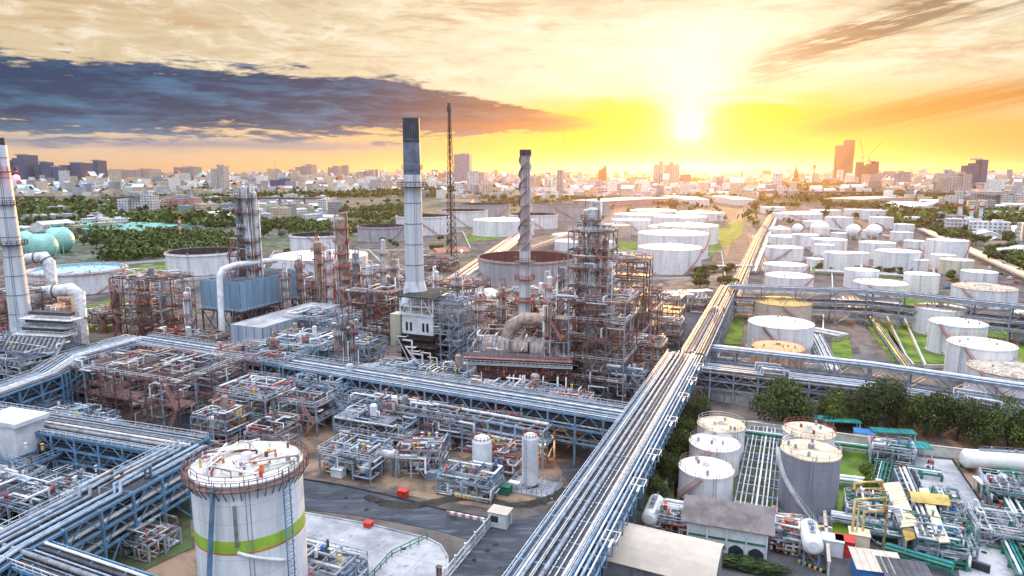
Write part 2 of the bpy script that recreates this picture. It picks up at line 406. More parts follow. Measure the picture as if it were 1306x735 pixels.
for pts,m in (([(157,343),(222,336),(222,350),(165,354)],'grass_ground'),([(102,392),(160,378),(165,412),(108,425)],'grass_ground'),
  ([(1128,412),(1306,425),(1306,470),(1150,462)],'grass_ground'),([(1060,425),(1082,425),(1088,458),(1062,456)],'grass_ground'),([(1100,408),(1125,408),(1160,462),(1138,462)],'grass_ground'),
  ([(905,402),(950,400),(945,440),(915,440)],'grass_ground'),([(780,310),(812,308),(812,322),(770,328)],'grass_ground'),([(905,296),(950,280),(946,300),(905,330)],'grass_ground'),
  ([(1056,560),(1120,552),(1110,690),(1052,680)],'grass_ground'),([(860,600),(900,540),(1000,540),(1010,650),(860,650)],'grass_dark'),([(1150,372),(1215,380),(1215,398),(1150,395)],'grass_ground'),
  ([(700,300),(760,292),(760,300),(700,312)],'grass_ground'),([(130,640),(240,610),(245,700),(120,760),(0,760)],'grass_dark'),([(600,298),(660,292),(640,305),(590,310)],'grass_ground'),
  ([(1030,330),(1095,335),(1085,352),(1036,348)],'grass_ground'),([(830,560),(880,520),(880,600),(850,660),(810,650)],'grass_dark'),([(1115,350),(1150,350),(1150,372),(1115,372)],'grass_ground')):
    sheet('lawn',pts,.2,m)
# kerbs of the front road and the concrete yard
def kerb(pix,h=.14,w=.3,m='concrete'):
    mb=MB(); P=[G(*p) for p in pix]
    for a,b in zip(P,P[1:]): mb.bar((a.x,a.y,h/2+.1),(b.x,b.y,h/2+.1),w,h+.2)
    tag(mb.build('kerb',m),kind='structure')
kerb([(385,612),(430,619),(500,634),(560,650),(600,658),(640,666)],m='dirt_dark'); kerb([(385,655),(470,670),(545,688),(562,697),(571,712),(571,726),(560,760)])
kerb([(850,420),(790,485),(720,545)],m='sheet_tan'); kerb([(1215,588),(1250,640),(1306,735)],m='soot_black')
def slab_joints():
    for nm,sp in (('concrete',5.0),('sheet_white',0),('concrete_dark',7.0)):
        if not sp: continue
        m=MATS[nm]; nt=m.node_tree; E.nt=nt; b=nt.nodes['Principled BSDF']; src=b.inputs['Base Color'].links[0].from_socket
        geo=nt.nodes.new('ShaderNodeNewGeometry'); mp=nt.nodes.new('ShaderNodeMapping'); mp.inputs['Rotation'].default_value=(0,0,ANG); nt.links.new(geo.outputs['Position'],mp.inputs[0]); q=nt.nodes.new('ShaderNodeSeparateXYZ'); nt.links.new(mp.outputs[0],q.inputs[0])
        l=sstep(E.op('FRACT',E(q.outputs[0])/sp),.025,.0)+sstep(E.op('FRACT',E(q.outputs[1])/sp),.025,.0)
        st=nz(geo.outputs['Position'],.35,6,.7); c=mix(clamp(sstep(st,.55,.68)*.6),src,(.11,.11,.12)); c=mix(clamp(l*.7),c,(.05,.05,.05)); nt.links.new(c,b.inputs['Base Color'])
    m=MATS['asphalt']; nt=m.node_tree; E.nt=nt; b=nt.nodes['Principled BSDF']; src=b.inputs['Base Color'].links[0].from_socket
    geo=nt.nodes.new('ShaderNodeNewGeometry'); mp=nt.nodes.new('ShaderNodeMapping'); mp.inputs['Rotation'].default_value=(0,0,R(-20)); mp.inputs['Scale'].default_value=(.25,1.6,1); nt.links.new(geo.outputs['Position'],mp.inputs[0])
    st=nz(mp.outputs[0],.5,7,.7); c=mix(clamp(sstep(st,.48,.66)*.8),src,(.115,.13,.16)); st2=nz(geo.outputs['Position'],.22,6,.7); c=mix(clamp(sstep(st2,.58,.66)*.7),c,(.015,.017,.02)); nt.links.new(c,b.inputs['Base Color'])
slab_joints()
rr=random.Random(4)
for i in range(14):
    p=G(*rr.choice([(430,640),(520,655),(440,690),(520,705),(600,720),(640,690),(620,700),(480,645),(740,540),(800,470),(1200,610),(1220,660),(1255,700),(870,415)])); m=MB(); m.lathe([(.45,0),(.42,.02),(0,.02)],12,(p.x+rr.uniform(-2,2),p.y+rr.uniform(-2,2),.17)); tag(m.build('drain_cover','soot_black'),kind='structure')
# drain ditch bank beside the dirt
mb=MB(); rr=random.Random(3)
for i in range(60):
    t=i/59; px=470+t*250; py=636+8*math.sin(t*9)+t*14-(max(0,t-.7)*90); p=G(px,py); mb.lathe([(rr.uniform(.8,1.6),0),(rr.uniform(.5,.9),.35),(0,.6)],6,(p.x,p.y,.1),sm=False)
tag(mb.build('ditch_bank','dirt_dark'),kind='structure')

# ================================================================ haze: one closed box of even air
def haze():
    m=bpy.data.materials.new('haze_air'); m.use_nodes=True; nt=m.node_tree; nt.nodes.clear()
    o=nt.nodes.new('ShaderNodeOutputMaterial'); v=nt.nodes.new('ShaderNodeVolumePrincipled')
    v.inputs['Color'].default_value=(.95,.72,.53,1); v.inputs['Density'].default_value=HAZE_D; v.inputs['Anisotropy'].default_value=HAZE_G
    nt.links.new(v.outputs[0],o.inputs['Volume'])
    mb=MB().box((0,0,129.5),(54000,54000,261)); ob=mb.build('haze',m); tag(ob,kind='stuff')
HAZE_D=.00004; HAZE_G=.76
haze()

# ================================================================ trees
import numpy as np
def crown_mesh(name,rx,rz,n,leaf,seed,mt,lobes=7):
    rs=np.random.RandomState(seed); L=[]
    for i in range(lobes):
        a=rs.uniform(0,6.28); rr=rs.uniform(.25,.62)*rx; L.append((rr*math.cos(a),rr*math.sin(a),rs.uniform(-.45,.6)*rz,rs.uniform(.34,.60)))
    L.append((0,0,.15*rz,.62))
    V=[];Fs=[];mi=[]
    w=np.array([l[3]**2 for l in L]); w/=w.sum()
    for k in range(n):
        l=L[rs.choice(len(L),p=w)]
        d=rs.normal(size=3); d/=np.linalg.norm(d); r=l[3]*rs.uniform(.62,1.08)
        c=np.array([l[0]+d[0]*r*rx,l[1]+d[1]*r*rx,l[2]+d[2]*r*rz*.85])
        nrm=d+rs.normal(size=3)*.55; nrm/=np.linalg.norm(nrm)
        t=np.cross(nrm,rs.normal(size=3)); t/=np.linalg.norm(t); b=np.cross(nrm,t)
        s=leaf*rs.uniform(.6,1.35); i0=len(V)
        V+=[tuple(c+t*s*.9),tuple(c+b*s*.55+nrm*s*.15),tuple(c-t*s*.8),tuple(c-b*s*.6-nrm*s*.1)]
        Fs.append((i0,i0+1,i0+2,i0+3)); mi.append(0 if rs.rand()<.72 else 1)
    me=bpy.data.meshes.new(name); me.from_pydata(V,[],Fs)
    for x in mt: me.materials.append(M(x))
    me.polygons.foreach_set('material_index',mi); me.update(); return me
def trunk_mesh(h,r,seed):
    rr=random.Random(seed); mb=MB()
    top=(rr.uniform(-.3,.3),rr.uniform(-.3,.3),h*.75); mb.tube([(0,0,-.2),(top[0]*.5,top[1]*.5,h*.4),top],[r,r*.75,r*.45],7)
    for i in range(5):
        a=rr.uniform(0,6.28); z0=h*rr.uniform(.4,.62); q=rr.uniform(.25,.45)*h
        mb.tube([(top[0]*.6,top[1]*.6,z0),(math.cos(a)*q*.6,math.sin(a)*q*.6,z0+q*.5),(math.cos(a)*q,math.sin(a)*q,z0+q*.95)],[r*.45,r*.3,r*.12],5)
    me=mb.build('trunk','bark'); d=me.data; SC.collection.objects.unlink(me); bpy.data.objects.remove(me); return d
LF=[('leaf_dark','leaf_mid'),('leaf_mid','leaf_dark'),('leaf_mid','leaf_lime'),('leaf_lime','leaf_mid')]
NEAR=[crown_mesh('crown',1.0,.85,6500,.048,s,[('leaf_dark','leaf_mid'),('leaf_mid','leaf_dark'),('leaf_dark','leaf_lime'),('leaf_mid','leaf_lime')][s],11) for s in range(4)]
MID=[crown_mesh('crown',1.0,.8,520,.17,20+s,LF[s%4],6) for s in range(8)]
TRK=[trunk_mesh(1.0,.035,s) for s in range(3)]
TREES=[]
def tree(p,rx,h,label,group=None,near=False,kind=None,name='tree'):
    rr=random.Random(int(p[0]*13+p[1]*7)); 
    if kind is None: kind=rr.randrange(4) if near else rr.randrange(8)
    me=(NEAR if near else MID)[kind]
    t=thing(name,label,'tree',(p[0],p[1],0),rr.uniform(0,6.28),group)
    c=bpy.data.objects.new('crown',me); SC.collection.objects.link(c); c.parent=t; rz=min(h*.5,rx*rr.uniform(.8,1.0)); c.location=(0,0,max(h-rz,rz*.8)); c.scale=(rx,rx*rr.uniform(.85,1.1),rz)
    if near: c.scale.z=h*.56; c.location.z=h*.50
    k=bpy.data.objects.new('trunk',TRK[rr.randrange(3)]); SC.collection.objects.link(k); k.parent=t; k.scale=(h,h,h*.8)
    return t
KN=['dark','deep green','mid green','lime green','dense dark','leafy green','bright green','yellowish green']
def wood(poly,n,area,rng=(3.2,5.5),seed=0,kinds=(0,1,2,4,5,6)):
    """n single trees scattered inside a picture polygon; labels rank them from the nearest"""
    rr=random.Random(seed); xs=[p[0] for p in poly]; ys=[p[1] for p in poly]; out=[]; tries=0
    def inside(x,y):
        c=False
        for (x1,y1),(x2,y2) in zip(poly,poly[1:]+poly[:1]):
            if (y1>y)!=(y2>y) and x<(x2-x1)*(y-y1)/(y2-y1)+x1: c=not c
        return c
    while len(out)<n and tries<9000:
        tries+=1; x,y=rr.uniform(min(xs),max(xs)),rr.uniform(min(ys),max(ys))
        if not inside(x,y): continue
        p=G(x,y); out.append(p)
    out.sort(key=lambda p:p.length)
    cnt={}
    for p in out:
        k=rr.choice(kinds); i=cnt.get(k,0); cnt[k]=i+1; r=rr.uniform(*rng)
        TREES.append(tree(p,r,r*rr.uniform(1.7,2.1),f'{KN[k]} tree {area}, {ordw(i)} such' if i else f'{KN[k]} tree {area}, nearest such','trees '+area,kind=k))
wood([(75,318),(180,330),(225,322),(225,308),(130,300),(75,305)],22,'between the green spheres and the pale open tank',seed=1,kinds=(0,1,4,5))
wood([(120,292),(310,300),(320,310),(250,316),(170,300)],26,'along the lane behind the open tanks',seed=2,kinds=(0,1,2,3,5))
wood([(180,272),(330,262),(330,292),(230,296),(180,290)],26,'round the pale apartment slab on the far left',seed=3)
wood([(330,285),(470,280),(500,296),(430,310),(375,330),(340,318)],34,'behind the dark rimmed tank in the middle',seed=4,kinds=(0,1,2,4,5,6))
wood([(400,262),(520,255),(520,285),(480,285),(400,278)],22,'beyond the plant in the middle left',seed=5)
wood([(545,300),(585,305),(580,328),(540,326)],6,'under the lattice mast',(2.6,4),seed=6,kinds=(1,2,6))
wood([(488,308),(520,312),(520,328),(486,330)],5,'left of the dark capped chimney',(2.6,4),seed=7,kinds=(2,3,6))
wood([(1130,285),(1200,280),(1306,330),(1306,352),(1235,325),(1180,300)],34,'along the outer road on the right',(3.5,6),seed=8,kinds=(0,1,2,4,5))
wood([(1110,268),(1210,262),(1215,285),(1160,288)],26,'round the white arched roof',(4,7),seed=9)
wood([(1200,352),(1222,352),(1222,366),(1196,366)],4,'between the right hand tanks',(2.4,3.6),seed=10,kinds=(0,2))
wood([(1120,340),(1150,342),(1150,356),(1112,352)],7,'in front of the paired white tanks',(1.8,2.8),seed=11,kinds=(0,2,5))
wood([(1040,336),(1085,342),(1085,350),(1040,346)],6,'behind the hidden pipe bridge',(1.6,2.4),seed=12,kinds=(2,5,1))
wood([(878,352),(940,345),(960,330),(965,345),(930,374),(885,372)],13,'beside the pipe avenue',(2.8,4.2),seed=13,kinds=(2,1,5,3))
wood([(590,250),(650,243),(830,243),(830,262),(650,262)],26,'in the glowing park behind the far tanks',(6,10),seed=14,kinds=(1,2,5))
wood([(930,255),(1110,252),(1110,266),(960,270)],20,'under the far viaduct',(6,9),seed=15,kinds=(1,2,5))
wood([(905,420),(925,405),(935,415),(915,440)],3,'at the bend of the main pipe bridge',(1.4,2),seed=16,kinds=(2,1))
# near rows, each placed singly
for i,(px,py,w,h,k) in enumerate([(998,543,76,70,1),(1062,543,46,44,3),(1118,548,70,66,0),(1176,556,60,60,2),(1214,562,60,60,0),(1250,568,56,56,1),(1286,574,60,60,3),(1320,580,60,64,0),(1150,551,40,44,2),(1088,545,34,38,1)]):
    p=G(px,py); s=ppm(p); lab=['broad round tree left of the dark tree line','smaller round tree beside the broad round one','dark dense tree above the teal sheds, leftmost of the row','dark tree in the row above the teal canopies','full dark tree in the middle of the row by the small bridge','bushy tree of the row above the yard entrance','leafy tree of the row behind the long white drum','last tree of the row at the right edge','gap filling dark tree behind the first teal shed','slim dark tree between the round tree and the row'][i]
    tree(p,w/2/s*1.05,h/s*1.12,lab,'trees beyond the yard wall',True,k)
for i,(px,py,w,h,k) in enumerate([(884,548,44,48,0),(862,590,40,52,2),(850,620,38,50,0),(838,645,34,44,2),(872,565,36,44,1)]):
    p=G(px,py); s=ppm(p); lab=['dark tree at the top of the strip beside the main pipe bridge','narrow dark tree left of the railed white tank','dark bush midway down the strip beside the bridge','lowest dark bush of the strip, above the white drum','mid green tree second in the strip by the bridge'][i]
    tree(p,w/2/s,h/s,lab,'trees in the strip beside the main pipe bridge',True,k)
# slim conifers in the green yard
for i,(px,py,h) in enumerate([(1106,612,26),(1108,632,34),(1112,652,44)]):
    p=G(px,py); s=ppm(p); t=thing('conifer',['far slim yellow green conifer beside the green pipes','middle slim conifer beside the green pipes','nearest and tallest slim conifer beside the green pipes'][i],'tree',(p.x,p.y,0),0,'slim conifers in the green yard')
    c=bpy.data.objects.new('crown',crown_mesh('crown',1,1,1800,.1,50+i,('leaf_lime','leaf_lime'),3)); SC.collection.objects.link(c); c.parent=t; c.scale=(1.5,1.5,h/s*.55); c.location=(0,0,h/s*.52)
    MB().tube([(0,0,-.1),(0,0,h/s*.6)],[.14,.05],6).build('trunk','bark',t)

WOODS=[([(0,300),(180,286),(330,276),(520,262),(560,268),(520,292),(345,312),(300,322),(150,334),(0,330)],1500,'thick green woodland between the city and the left tanks'),
([(930,252),(1140,250),(1306,262),(1420,330),(1400,420),(1306,352),(1180,296),(1120,268),(960,264)],1700,'thick green woodland along the outer road on the right'),
([(590,246),(650,240),(860,240),(930,250),(900,264),(640,262)],1100,'glowing woodland behind the far tanks')]
for wi,(poly,n_,lb) in enumerate(WOODS):
    rs=np.random.RandomState(60+wi); V=[];Fs=[];mi=[]; k=0; xs=[p[0] for p in poly]; ys=[p[1] for p in poly]; tries=0
    def ins(x,y):
        c=False
        for (x1,y1),(x2,y2) in zip(poly,poly[1:]+poly[:1]):
            if (y1>y)!=(y2>y) and x<(x2-x1)*(y-y1)/(y2-y1)+x1: c=not c
        return c
    while k<n_ and tries<200000:
        tries+=1; x,y=rs.uniform(min(xs),max(xs)),rs.uniform(min(ys),max(ys))
        if not ins(x,y): continue
        p=G(x,y); 
        if rs.rand()>min(1,(700/p.length)**-1.2*.25+.0): continue
        v=mnoise.noise(Vector((p.x*.009,p.y*.009,2.0)))
        if v<.05: continue
        k+=1; s=rs.uniform(2.4,4.8)*(1+p.length/6000)
        for j in range(34):
            d=rs.normal(size=3); d/=np.linalg.norm(d); c=np.array([p.x,p.y,s*.85])+d*s*rs.uniform(.6,1.05)*np.array([1,1,.8]); c[2]=max(.2,c[2]); nn=d+rs.normal(size=3)*.6; nn/=np.linalg.norm(nn); t=np.cross(nn,rs.normal(size=3)); t/=np.linalg.norm(t); b=np.cross(nn,t); q=s*.23; i0=len(V)
            V+=[tuple(c+t*q),tuple(c+b*q),tuple(c-t*q),tuple(c-b*q)]; Fs.append((i0,i0+1,i0+2,i0+3)); mi.append(rs.choice(3,p=(.3,.45,.25)))
    me=bpy.data.meshes.new('woodland'); me.from_pydata(V,[],Fs)
    for x in ('leaf_dark','leaf_mid','leaf_lime'): me.materials.append(M(x))
    me.polygons.foreach_set('material_index',mi); o=bpy.data.objects.new('woodland',me); SC.collection.objects.link(o); tag(o,lb,'woodland',kind='stuff')
# the far woodland: one uncountable mass
rs=np.random.RandomState(5)
def far_wood(n):
    V=[];Fs=[];mi=[]
    k=0
    while k<n:
        d=700*math.exp(rs.uniform(0,2.5)); a=R(rs.uniform(-43,44)); x,y=d*math.sin(a),d*math.cos(a)
        v=mnoise.noise(Vector((x*.0022,y*.0022,1.3)))
        if v<-.03: continue
        px,py,_=PJ((x,y,0))
        if 430<px<1130 and py>258 and rs.rand()<.97: continue
        if py>290: continue
        k+=1; s=rs.uniform(4,8)*(1+d/5000)
        for j in range(9):
            c=np.array([x+rs.normal()*s*.5,y+rs.normal()*s*.5,abs(rs.normal())*s*.45+s*.4]); t=rs.normal(size=3); t/=np.linalg.norm(t); b=np.cross(t,rs.normal(size=3)); b/=np.linalg.norm(b); q=s*.42; i0=len(V)
            V+=[tuple(c+t*q),tuple(c+b*q),tuple(c-t*q),tuple(c-b*q)]; Fs.append((i0,i0+1,i0+2,i0+3)); mi.append(rs.randint(3))
    me=bpy.data.meshes.new('distant_woodland'); me.from_pydata(V,[],Fs)
    for x in ('leaf_dark','leaf_mid','leaf_lime'): me.materials.append(M(x))
    me.polygons.foreach_set('material_index',mi); o=bpy.data.objects.new('distant_woodland',me); SC.collection.objects.link(o)
    tag(o,'dark woodland and garden trees spread through the far city','woodland',kind='stuff')
far_wood(14000)

# ================================================================ the city
def house_mats():
    cols=[('house_white',(.74,.73,.70)),('house_cream',(.62,.52,.40)),('house_grey',(.40,.41,.43)),('roof_terracotta',(.40,.16,.09)),('roof_blue',(.12,.24,.42)),('roof_teal',(.18,.42,.38)),('roof_pale',(.66,.66,.68)),('roof_brown',(.22,.15,.12))]
    for k,c in cols: mat(k,c,.7,var=.25,scale=.3)
house_mats()
def proto(kind,wall,roof,w,d,h):
    mb=MB()
    if kind=='gable':
        mb.box((0,0,h*.35),(w,d,h*.7)); o=.6
        z0,z1=h*.7,h; x,y=w/2+o,d/2+o
        mb.quad((-x,-y,z0),(x,-y,z0),(x,0,z1),(-x,0,z1),1); mb.quad((x,y,z0),(-x,y,z0),(-x,0,z1),(x,0,z1),1)
        mb.poly([(-x+.6,-y+.6,z0),(-x+.6,0,z1-.3),(-x+.6,y-.6,z0)]); mb.poly([(x-.6,-y+.6,z0),(x-.6,y-.6,z0),(x-.6,0,z1-.3)])
        for i in range(int(w/4)): mb.box((-w/2+2+i*4,-d/2-.05,h*.4),(1.5,.1,1.4),m=2)
    else:
        mb.box((0,0,h/2),(w,d,h)); mb.box((0,0,h+.25),(w+.4,d+.4,.5),m=1); mb.box((w*.2,d*.1,h+1.4),(w*.25,d*.3,2.2),m=1)
        mb.box((-w*.25,0,h+.9),(w*.12,w*.1,1.2),m=1)
        mb.box((-w*.02,-d*.2,h+1.0),(1.6,1.6,1.8),m=2)
    ob=mb.build('city_house',[wall,roof,'glass_dark']); me=ob.data; bpy.data.objects.remove(ob); return me
PRO=[('white flat roofed block',proto('flat','block_white','roof_pale',34,14,16)),('terracotta roofed house',proto('gable','house_white','roof_terracotta',14,10,9)),
 ('cream apartment block',proto('flat','block_cream','house_cream',28,13,19)),('pale roofed shed',proto('gable','house_white','roof_pale',38,20,10)),
 ('grey flat roofed block',proto('flat','block_grey','house_grey',22,14,22)),('blue roofed shed',proto('gable','house_grey','roof_blue',30,16,9)),
 ('teal roofed hall',proto('gable','house_white','roof_teal',34,18,10)),('brown roofed house',proto('gable','house_cream','roof_brown',15,11,9)),
 ('white house',proto('gable','house_white','roof_pale',13,10,8)),('pink block',proto('flat','block_pink','roof_pale',26,12,15))]
SECT=[(-99,150,'beyond the green spheres'),(150,300,'behind the left open tanks'),(300,430,'behind the dark rimmed tank'),(430,570,'left of the lattice mast'),(570,760,'behind the striped chimney'),(760,900,'under the setting sun'),(900,1050,'at the end of the pipe avenue'),(1050,1180,'before the cranes'),(1180,1500,'at the far right')]
def in_plant(px,py):
    if py>300 and px<1130: return True
    if px>1130: return py>262+(px-1130)*.47
    if 430<=px: return py>253
    if px>170: return py>288
    return py>300
rr=random.Random(77); cand=[]
while len(cand)<296:
    d=600*math.exp(rr.uniform(0,1.0)**1.3); a=R(rr.uniform(-40,42)); x,y=d*math.sin(a),d*math.cos(a); px,py,_=PJ((x,y,0))
    if in_plant(px,py) or px<-20 or px>1330: continue
    if any((x-q[0])**2+(y-q[1])**2<21**2 for q in cand): continue
    cand.append((x,y,px,d))
cand.sort(key=lambda c:c[3]); cnt={}
for x,y,px,d in cand:
    k=rr.choices(range(10),[8,16,4,9,5,4,2 if px>300 else 6,9,20,1])[0]
    sec=next(s for s in SECT if s[0]<=px<s[1]); key=(k,sec[2]); i=cnt.get(key,0); cnt[key]=i+1
    o=bpy.data.objects.new('city_building',PRO[k][1]); SC.collection.objects.link(o); o.location=(x,y,0); o.rotation_euler=(0,0,rr.choice((0,1.57))-R(22)+rr.gauss(0,.12)); s=rr.uniform(.5,.95); o.scale=(s,s,s*rr.uniform(.8,1.2))
    tag(o,f'{PRO[k][0]} {sec[2]}, {ordw(i)}{" nearest" if i else ""} there','building','low buildings of the near city')
# the thousands beyond them
def far_city(n):
    rr=random.Random(9); mbs=[MB() for _ in range(1)]; mb=mbs[0]; k=0
    while k<n:
        d=1500*math.exp(rr.uniform(0,2.0)); a=R(rr.uniform(-41,43)); x,y=d*math.sin(a),d*math.cos(a)
        v=mnoise.noise(Vector((x*.0016,y*.0016,5.3)))
        if v<-.28 or (v<0 and rr.random()<.4): continue
        px,py,_=PJ((x,y,0))
        if in_plant(px,py): continue
        k+=1; q=1+d/4500; w,dd=rr.uniform(8,22)*q,rr.uniform(8,15)*q; h=rr.choices([rr.uniform(5,10),rr.uniform(10,20),rr.uniform(20,38)],[70,26,4])[0]*(1+d/16000)
        rz=rr.choice((0,1.57))-R(22)+rr.gauss(0,.2)
        m=rr.choices(range(10),[20,12,10,7,3,2,14,7,5,6])[0]
        if m>=7: mb.box((x,y,h*.75),(w,dd,h*1.5),rz,m)
        elif m in (3,4,5,6): 
            mb.box((x,y,h/2),(w,dd,h),rz,rr.choice((0,1))); ca,sa=math.cos(rz),math.sin(rz)
            def T(u,v_,z): return (x+u*ca-v_*sa,y+u*sa+v_*ca,z)
            mb.quad(T(-w*.55,-dd*.55,h),T(w*.55,-dd*.55,h),T(w*.55,0,h*1.4),T(-w*.55,0,h*1.4),m); mb.quad(T(w*.55,dd*.55,h),T(-w*.55,dd*.55,h),T(-w*.55,0,h*1.4),T(w*.55,0,h*1.4),m)
        else: mb.box((x,y,h/2),(w,dd,h),rz,m)
    o=mb.build('distant_city',['house_white','house_cream','house_grey','roof_terracotta','roof_blue','roof_teal','roof_pale','block_white','block_cream','block_grey'])
    tag(o,'countless low pale buildings of the city spreading to the horizon','city',kind='stuff')
far_city(15000)

# landmark towers: px centre, top row, width px, base row
def tower(px,pt,w,pb,name,label,m,roof='house_grey',group=None,parts=2,cat='tower',spire=False,depth=.7,rot=-.2):
    p=G(px,pb); s=ppm(p); H=zat(p,pt); W=w/s
    t=thing(name,label,cat,(p.x,p.y,0),rot,group)
    mb=MB(); n=parts
    for i in range(n):
        ww=W/n; hh=H*(1-(.0 if i==n-1 else .07*((n-1-i)%3+.4)))
        mb.box((-W/2+ww*(i+.5),(i%2)*W*.06,hh/2),(ww*.97,W*depth,hh))
    mb.build('wall',m,t)
    r=MB(); r.box((0,0,H+1.5),(W*.35,W*.3,5)); r.box((W*.3,0,H-H*.02+3),(W*.12,W*.12,5)); r.build('roof_plant',roof,t)
    return t,H,W
TB='tower_windows_blue'; TG='tower_windows_grey'; TW='tower_windows_brown'; TP='tower_windows_pale'
for a in [(31,198,30,238,'high_rise','wide dark blue tower block, tallest of the left cluster',TB,3),(58,207,18,238,'high_rise','dark blue slab right behind the tallest left tower',TB,2),(73,213,20,239,'high_rise','low dark tower in the left cluster, third from the left',TB,2),
 (99,208,30,237,'high_rise','broad twin dark tower in the middle of the left cluster',TB,2),(124,205,21,236,'high_rise','slim dark tower at the right end of the left cluster',TB,3),(150,217,32,232,'high_rise','low grey slab right of the dark towers',TG,4),(186,216,30,231,'high_rise','long pale slab row right of the dark towers',TP,5),
 (240,213,26,230,'high_rise','pale stepped block on the left horizon',TG,4),(282,212,17,245,'high_rise','white tower standing over low houses, left of the open column',TP,2),(360,228,24,244,'high_rise','dark low block in the middle left city',TB,2),(378,224,12,244,'high_rise','white slab beside the dark low block',TP,1),(391,210,22,228,'high_rise','stepped grey block on the horizon above the slim columns',TG,3),
 (427,212,14,228,'high_rise','left tower of a small trio on the horizon',TG,2),(441,211,8,228,'high_rise','right slim tower of the small trio on the horizon',TG,1),(470,217,20,229,'high_rise','low grey block left of the dark capped chimney',TG,3),(591,197,21,240,'high_rise','tall grey tower right of the lattice mast',TG,1),(612,221,16,240,'high_rise','short pale tower beside the tall grey one',TP,1),
 (768,212,10,238,'high_rise','crooked stepped tower near the sun',TW,3),(839,206,13,242,'high_rise','left golden tower of the hazy cluster under the sun',TP,2),(852,207,12,242,'high_rise','middle golden tower of the hazy cluster',TP,2),(862,210,8,240,'high_rise','right golden tower of the hazy cluster',TP,1),
 (1068,186,11,234,'high_rise','lower half of the twin dark brown skyscraper',TW,1),(1079,179,12,234,'high_rise','tallest dark brown skyscraper on the right horizon',TW,1),(1104,206,24,236,'high_rise','unfinished brown tower under the two cranes',TW,4),(1135,219,40,238,'high_rise','wide low grey block right of the cranes',TG,6),
 (1204,218,18,246,'high_rise','pale slab at the left of the right hand trio',TP,2),(1216,222,30,250,'high_rise','broad pale lower block of the right hand trio',TP,3),(1239,204,24,246,'high_rise','grey blue tower, tallest at the far right',TB,3)]:
    px,pt,w,pb,nm,lb,m,pr=a; tower(px,pt,w,pb,nm,lb,m,group='towers on the skyline',parts=pr)
tower(178,249,52,278,'apartment_block','white slab of flats with dark window grid beyond the left tanks','block_white',parts=3,cat='building',depth=.25)
tower(232,252,46,272,'apartment_block','pink block of flats beside the white slab','block_pink',parts=4,cat='building',depth=.3)
tower(1255,247,88,262,'office_block','long white horizontal office building at the far right','block_white',parts=6,cat='building',depth=.15)
tower(1222,243,8,264,'office_block','white stair tower at the end of the long white building','block_white',parts=1,cat='building')
tower(60,278,110,286,'warehouse','long low white warehouse at the far left','block_white',parts=5,cat='building',depth=.2)
# temple spire
p=G(1014,238); H=zat(p,206); t=thing('temple_spire','dark red pointed temple spire on the right horizon','spire',(p.x,p.y,0))
MB().lathe([(H*.16,0),(H*.15,H*.3),(H*.09,H*.34),(H*.08,H*.6),(H*.03,H*.72),(H*.012,H*.9),(0,H)],12).build('spire_body','brick_red',t)
MB().box((0,0,H*.1),(H*.5,H*.45,H*.2)).build('base_hall','house_cream',t)
p=G(1037,236); H=zat(p,210); t=thing('water_tower','slim dark water tower right of the temple spire','tower',(p.x,p.y,0)); MB().cyl((0,0,0),H*.035,H*.8,10).build('shaft','tower_grey',t); MB().cyl((0,0,H*.8),H*.07,H*.2,12).build('tank_head','tower_grey',t)
for i,(px,py,tip,lb) in enumerate([(1097,206,(1092,178),'left tower crane over the unfinished tower, its jib steeply raised'),(1106,206,(1120,182),'right tower crane over the unfinished tower, its jib pointing right')]):
    p=G(px,236); h=zat(p,200); t=thing('tower_crane',lb,'crane',(p.x,p.y,0),0,'tower cranes'); s=ppm(p); b=MB(); b.bar((0,0,0),(0,0,h),2.2); b.build('mast','dark_steel',t)
    z2=zat(p,tip[1]); MB().bar((-(tip[0]-px)/s*.3,0,h-4),((tip[0]-px)/s,0,z2),1.6).build('jib','dark_steel',t); MB().box((-(tip[0]-px)/s*.3,0,h-4),(5,4,5)).build('counterweight','house_grey',t)
for px,pt,lb in ((719,168,'tall thin guyed mast left of the sun'),(747,200,'shorter thin mast right of the tall guyed one'),(964,193,'thin radio mast right of the sun'),(352,206,'faint thin mast on the left horizon')):
    p=G(px,234); h=zat(p,pt); t=thing('radio_mast',lb,'mast',(p.x,p.y,0)); MB().bar((0,0,0),(0,0,h),1.3).build('pole','dark_steel',t)
    b=MB()
    for k in range(3):
        a=k*2.094+.4; b.bar((0,0,h*.85),(math.cos(a)*h*.3,math.sin(a)*h*.3,0),.25)
    b.build('guy_wires','dark_steel',t)
# viaduct across the right
t=thing('viaduct','long dark elevated road crossing behind the right hand tanks','viaduct',(0,0,0)); A=G(930,252); B=G(1310,256); b=MB(); b.bar((A.x,A.y,14),(B.x,B.y,14),22,3); b.build('deck','concrete_dark',t)
for k in range(26):
    q=A.lerp(B,k/25); MB().bar((q.x,q.y,0),(q.x,q.y,13),3).build('pier','concrete',t)
t=thing('viaduct','low elevated road crossing the far left city','viaduct',(0,0,0)); A=G(-20,259); B=G(420,262); MB().bar((A.x,A.y,12),(B.x,B.y,12),18,3).build('deck','concrete_dark',t)
for k in range(16):
    q=A.lerp(B,k/15); MB().bar((q.x,q.y,0),(q.x,q.y,11),3).build('pier','concrete',t)
# white arched hall
p=G(1160,275); s=ppm(p); t=thing('arched_hall','white arched roof hall among the trees on the right','building',(p.x,p.y,0),R(-5)); W=46/s
MB().lathe([(W*.5,-W*.35),(W*.5,W*.35)],16,(0,0,-W*.38),arc=(R(50),R(130)),axis='y').build('roof','white_roof',t)
MB().box((0,0,2),(W*.6,W*.66,4)).build('wall','house_white',t)
